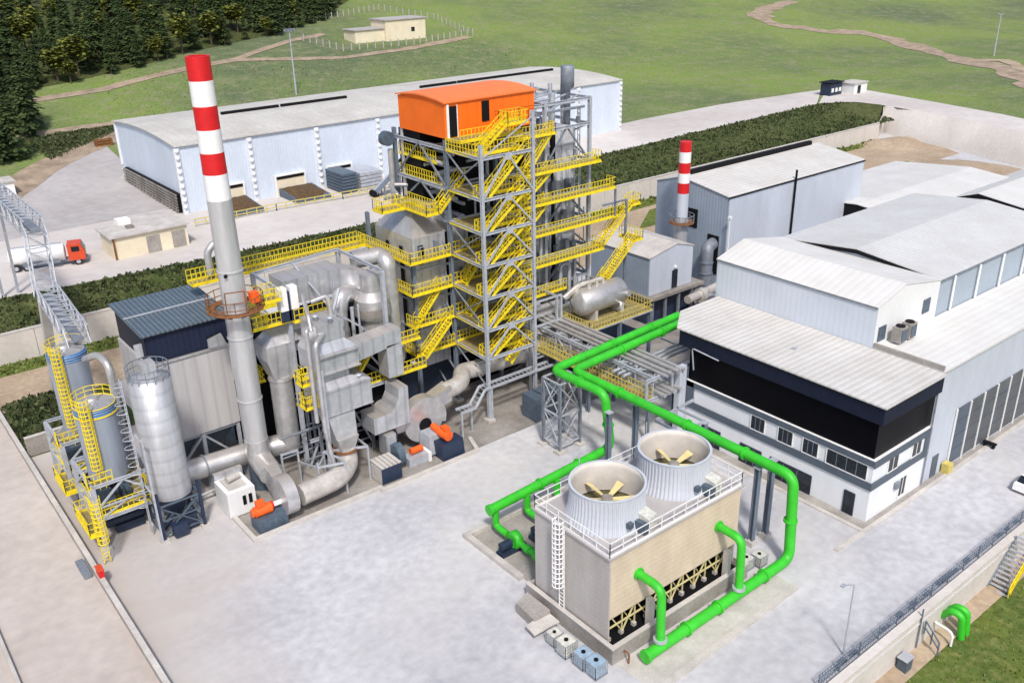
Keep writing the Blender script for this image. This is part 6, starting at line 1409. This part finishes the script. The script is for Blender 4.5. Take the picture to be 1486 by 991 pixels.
MB().tube([(41.8,66.99,2.6),(41.8,66.93,2.6)],.7,24).build('shaft_opening','black',f2)
MB().hexa([(40.9,65.0,.3),(43.1,65.0,.3),(43.1,66.9,.3),(40.9,66.9,.3)],[(41.1,65.3,2.2),(42.9,65.3,2.2),(42.9,66.9,2.2),(41.1,66.9,2.2)]).build('pedestal','galv',f2)
MB().hexa([(41.5,63.6,.05),(44.0,63.6,.05),(44.0,65.2,.05),(41.5,65.2,.05)],[(41.5,63.8,1.7),(44.0,63.8,1.7),(44.0,65.2,1.7),(41.5,65.2,1.7)]).build('base_frame','navy_eq',f2)
MB().tube([(42.3,66.4,2.5),(42.3,65.4,2.45)],.36,14).tube([(42.4,65.4,2.35),(42.5,64.0,2.3)],.5,18).box(42.2,64.2,2.7,42.8,65,3.15).build('motor','orange_eq',f2)
MB().tube([(40.6,68.2,2.7),(39.4,72.5,3.4)],1.1,22).build('suction_duct','duct_flat',f2)
MB().hexa([(42.2,67.0,3.5),(45.3,67.3,3.9),(45.3,68.9,3.9),(42.2,68.2,3.5)],[(42.2,67.0,5.0),(45.3,67.3,5.5),(45.3,68.9,5.5),(42.2,68.2,5.0)]).build('outlet_neck','duct',f2)
ld = thing('air_duct','long thick silver duct rising from the second fan along the foot of the tower','duct',(55,70,0))
MB().tube(rnd([(44.8,68.1,4.7),(47.2,68.3,4.8),(48.6,70.2,5.0),(49.9,70.2,4.8),(60,70.2,4.4),(67,70.2,4.2)],1.5,8),.88,24).build('duct_body','pipe_lag',ld)
for X in (50.8,53.5,56.5,59.5): MB().tube([(X,70.2,4.75-.035*(X-50)),(X+.12,70.2,4.75-.035*(X-50))],.97,24).build('flange','galv',ld)
q = MB()
for i in range(26): q.bar((45.6+i*.5,65.9+min(1,max(0,(i-4)/4))*1.1,3.0+min(1,max(0,(i-3)/4))*.9),(45.6+i*.5,66.9+min(1,max(0,(i-4)/4))*1.1,3.0+min(1,max(0,(i-3)/4))*.9),.06)
for k in (0,1.0): q.bar((45.4,65.9+k,3.0),(47.2,65.9+k,3.0),.22).bar((47.2,65.9+k,3.0),(49.2,67+k,3.9),.22).bar((49.2,67+k,3.9),(58.5,67+k,3.9),.22)
for (x,y,z) in ((45.4,65.9,3),(47.2,66.8,3),(50,67,3.9)): q.bar((x,y,0),(x,y,z),.18)
tag(q.build('cable_ladder','galv'),'long grey cable ladder running beside the thick air duct','cable tray')
# fan 3 and louvred box
f3 = thing('small_air_fan','small blue-grey snail fan with an orange motor between the two big fans','fan',(38,65,0))
scroll(MB(),(37.6,65.8,1.5),'x',1.0,.7,grow=.3,start=math.radians(100),rev=-1).build('scroll_housing','bluegrey_eq',f3)
MB().box(36.9,66.2,1.2,38.0,67.6,3.4).build('inlet_box','duct_flat',f3)
MB().tube([(39.0,65.5,1.3),(40.3,65.5,1.3)],.32,14).build('motor','orange_eq',f3); MB().box(38.4,64.8,.03,40.4,66.1,.9).build('base_frame','galv',f3); MB().box(40.5,64.6,.02,40.8,65.9,1.0).build('guard_plate','white',f3)
lb2 = thing('louvred_box','navy louvred box with a dusty ribbed lid on the kerb between the fans','box',(36,64.9,0))
MB().box(34.9,63.9,.05,37.0,66.0,1.7).build('body','navy_eq',lb2); q = MB()
for i in range(5): q.box(34.85+i*.44,63.85,1.71,35.2+i*.44,66.05,1.82)
q.build('ribbed_lid','kerb',lb2); MB().box(34.82,64,.1,34.88,65.9,1.6).build('side_louvre','kerb',lb2)
gb = thing('control_cabinets','row of blue-grey cabinets standing under the pipe bridge','cabinets',(55,64,0))
for i in range(3): MB().box(53.2+i*1.4,63.8,0,54.4+i*1.4,66.0,2.6).build('cabinet','bluegrey_eq',gb)
vp = MB().tube(rnd([(28.6,82.3,17.2),(28.6,82.3,19.4),(29.4,82.3,20.2),(30.2,82.3,19.4)],.4),.35,12).box(30.5,81.6,17,31.5,82.4,18.6); tag(vp.build('safety_vent','duct'),'grey bent vent standing on the long yellow walkway right of the chimney','vent')
# white car at the right edge
car = thing('parked_car','white car parked at the right edge of the yard','car',(79,25.8,0))
def cp(u_, v_, z): return (79.2+u_, 25.7+v_, z)
q = MB().hexa([cp(-2.2,-.85,.3),cp(2.2,-.85,.3),cp(2.2,.85,.3),cp(-2.2,.85,.3)],[cp(-2.1,-.85,.9),cp(2.1,-.85,.85),cp(2.1,.85,.85),cp(-2.1,.85,.9)]); bd_ = q.build('body','white',car)
q = MB().hexa([cp(-1.7,-.78,.9),cp(1.0,-.78,.9),cp(1.0,.78,.9),cp(-1.7,.78,.9)],[cp(-1.3,-.65,1.42),cp(.3,-.65,1.42),cp(.3,.65,1.42),cp(-1.3,.65,1.42)]); cbn = q.build('cabin','glassr',car); MB().hexa([cp(-1.28,-.64,1.43),cp(.28,-.64,1.43),cp(.28,.64,1.43),cp(-1.28,.64,1.43)],[cp(-1.2,-.6,1.48),cp(.2,-.6,1.48),cp(.2,.6,1.48),cp(-1.2,.6,1.48)]).build('roof','white',car)
for uu in (-1.4,1.4):
    for vv in (-.9,.7): w_ = MB().tube([cp(uu,vv,.33),cp(uu,vv+.2,.33)],.33,16).build('wheel','tyre',car); MB().tube([cp(uu,vv-.02,.33),cp(uu,vv+.22,.33)],.18,12).build('rim','galv',w_)
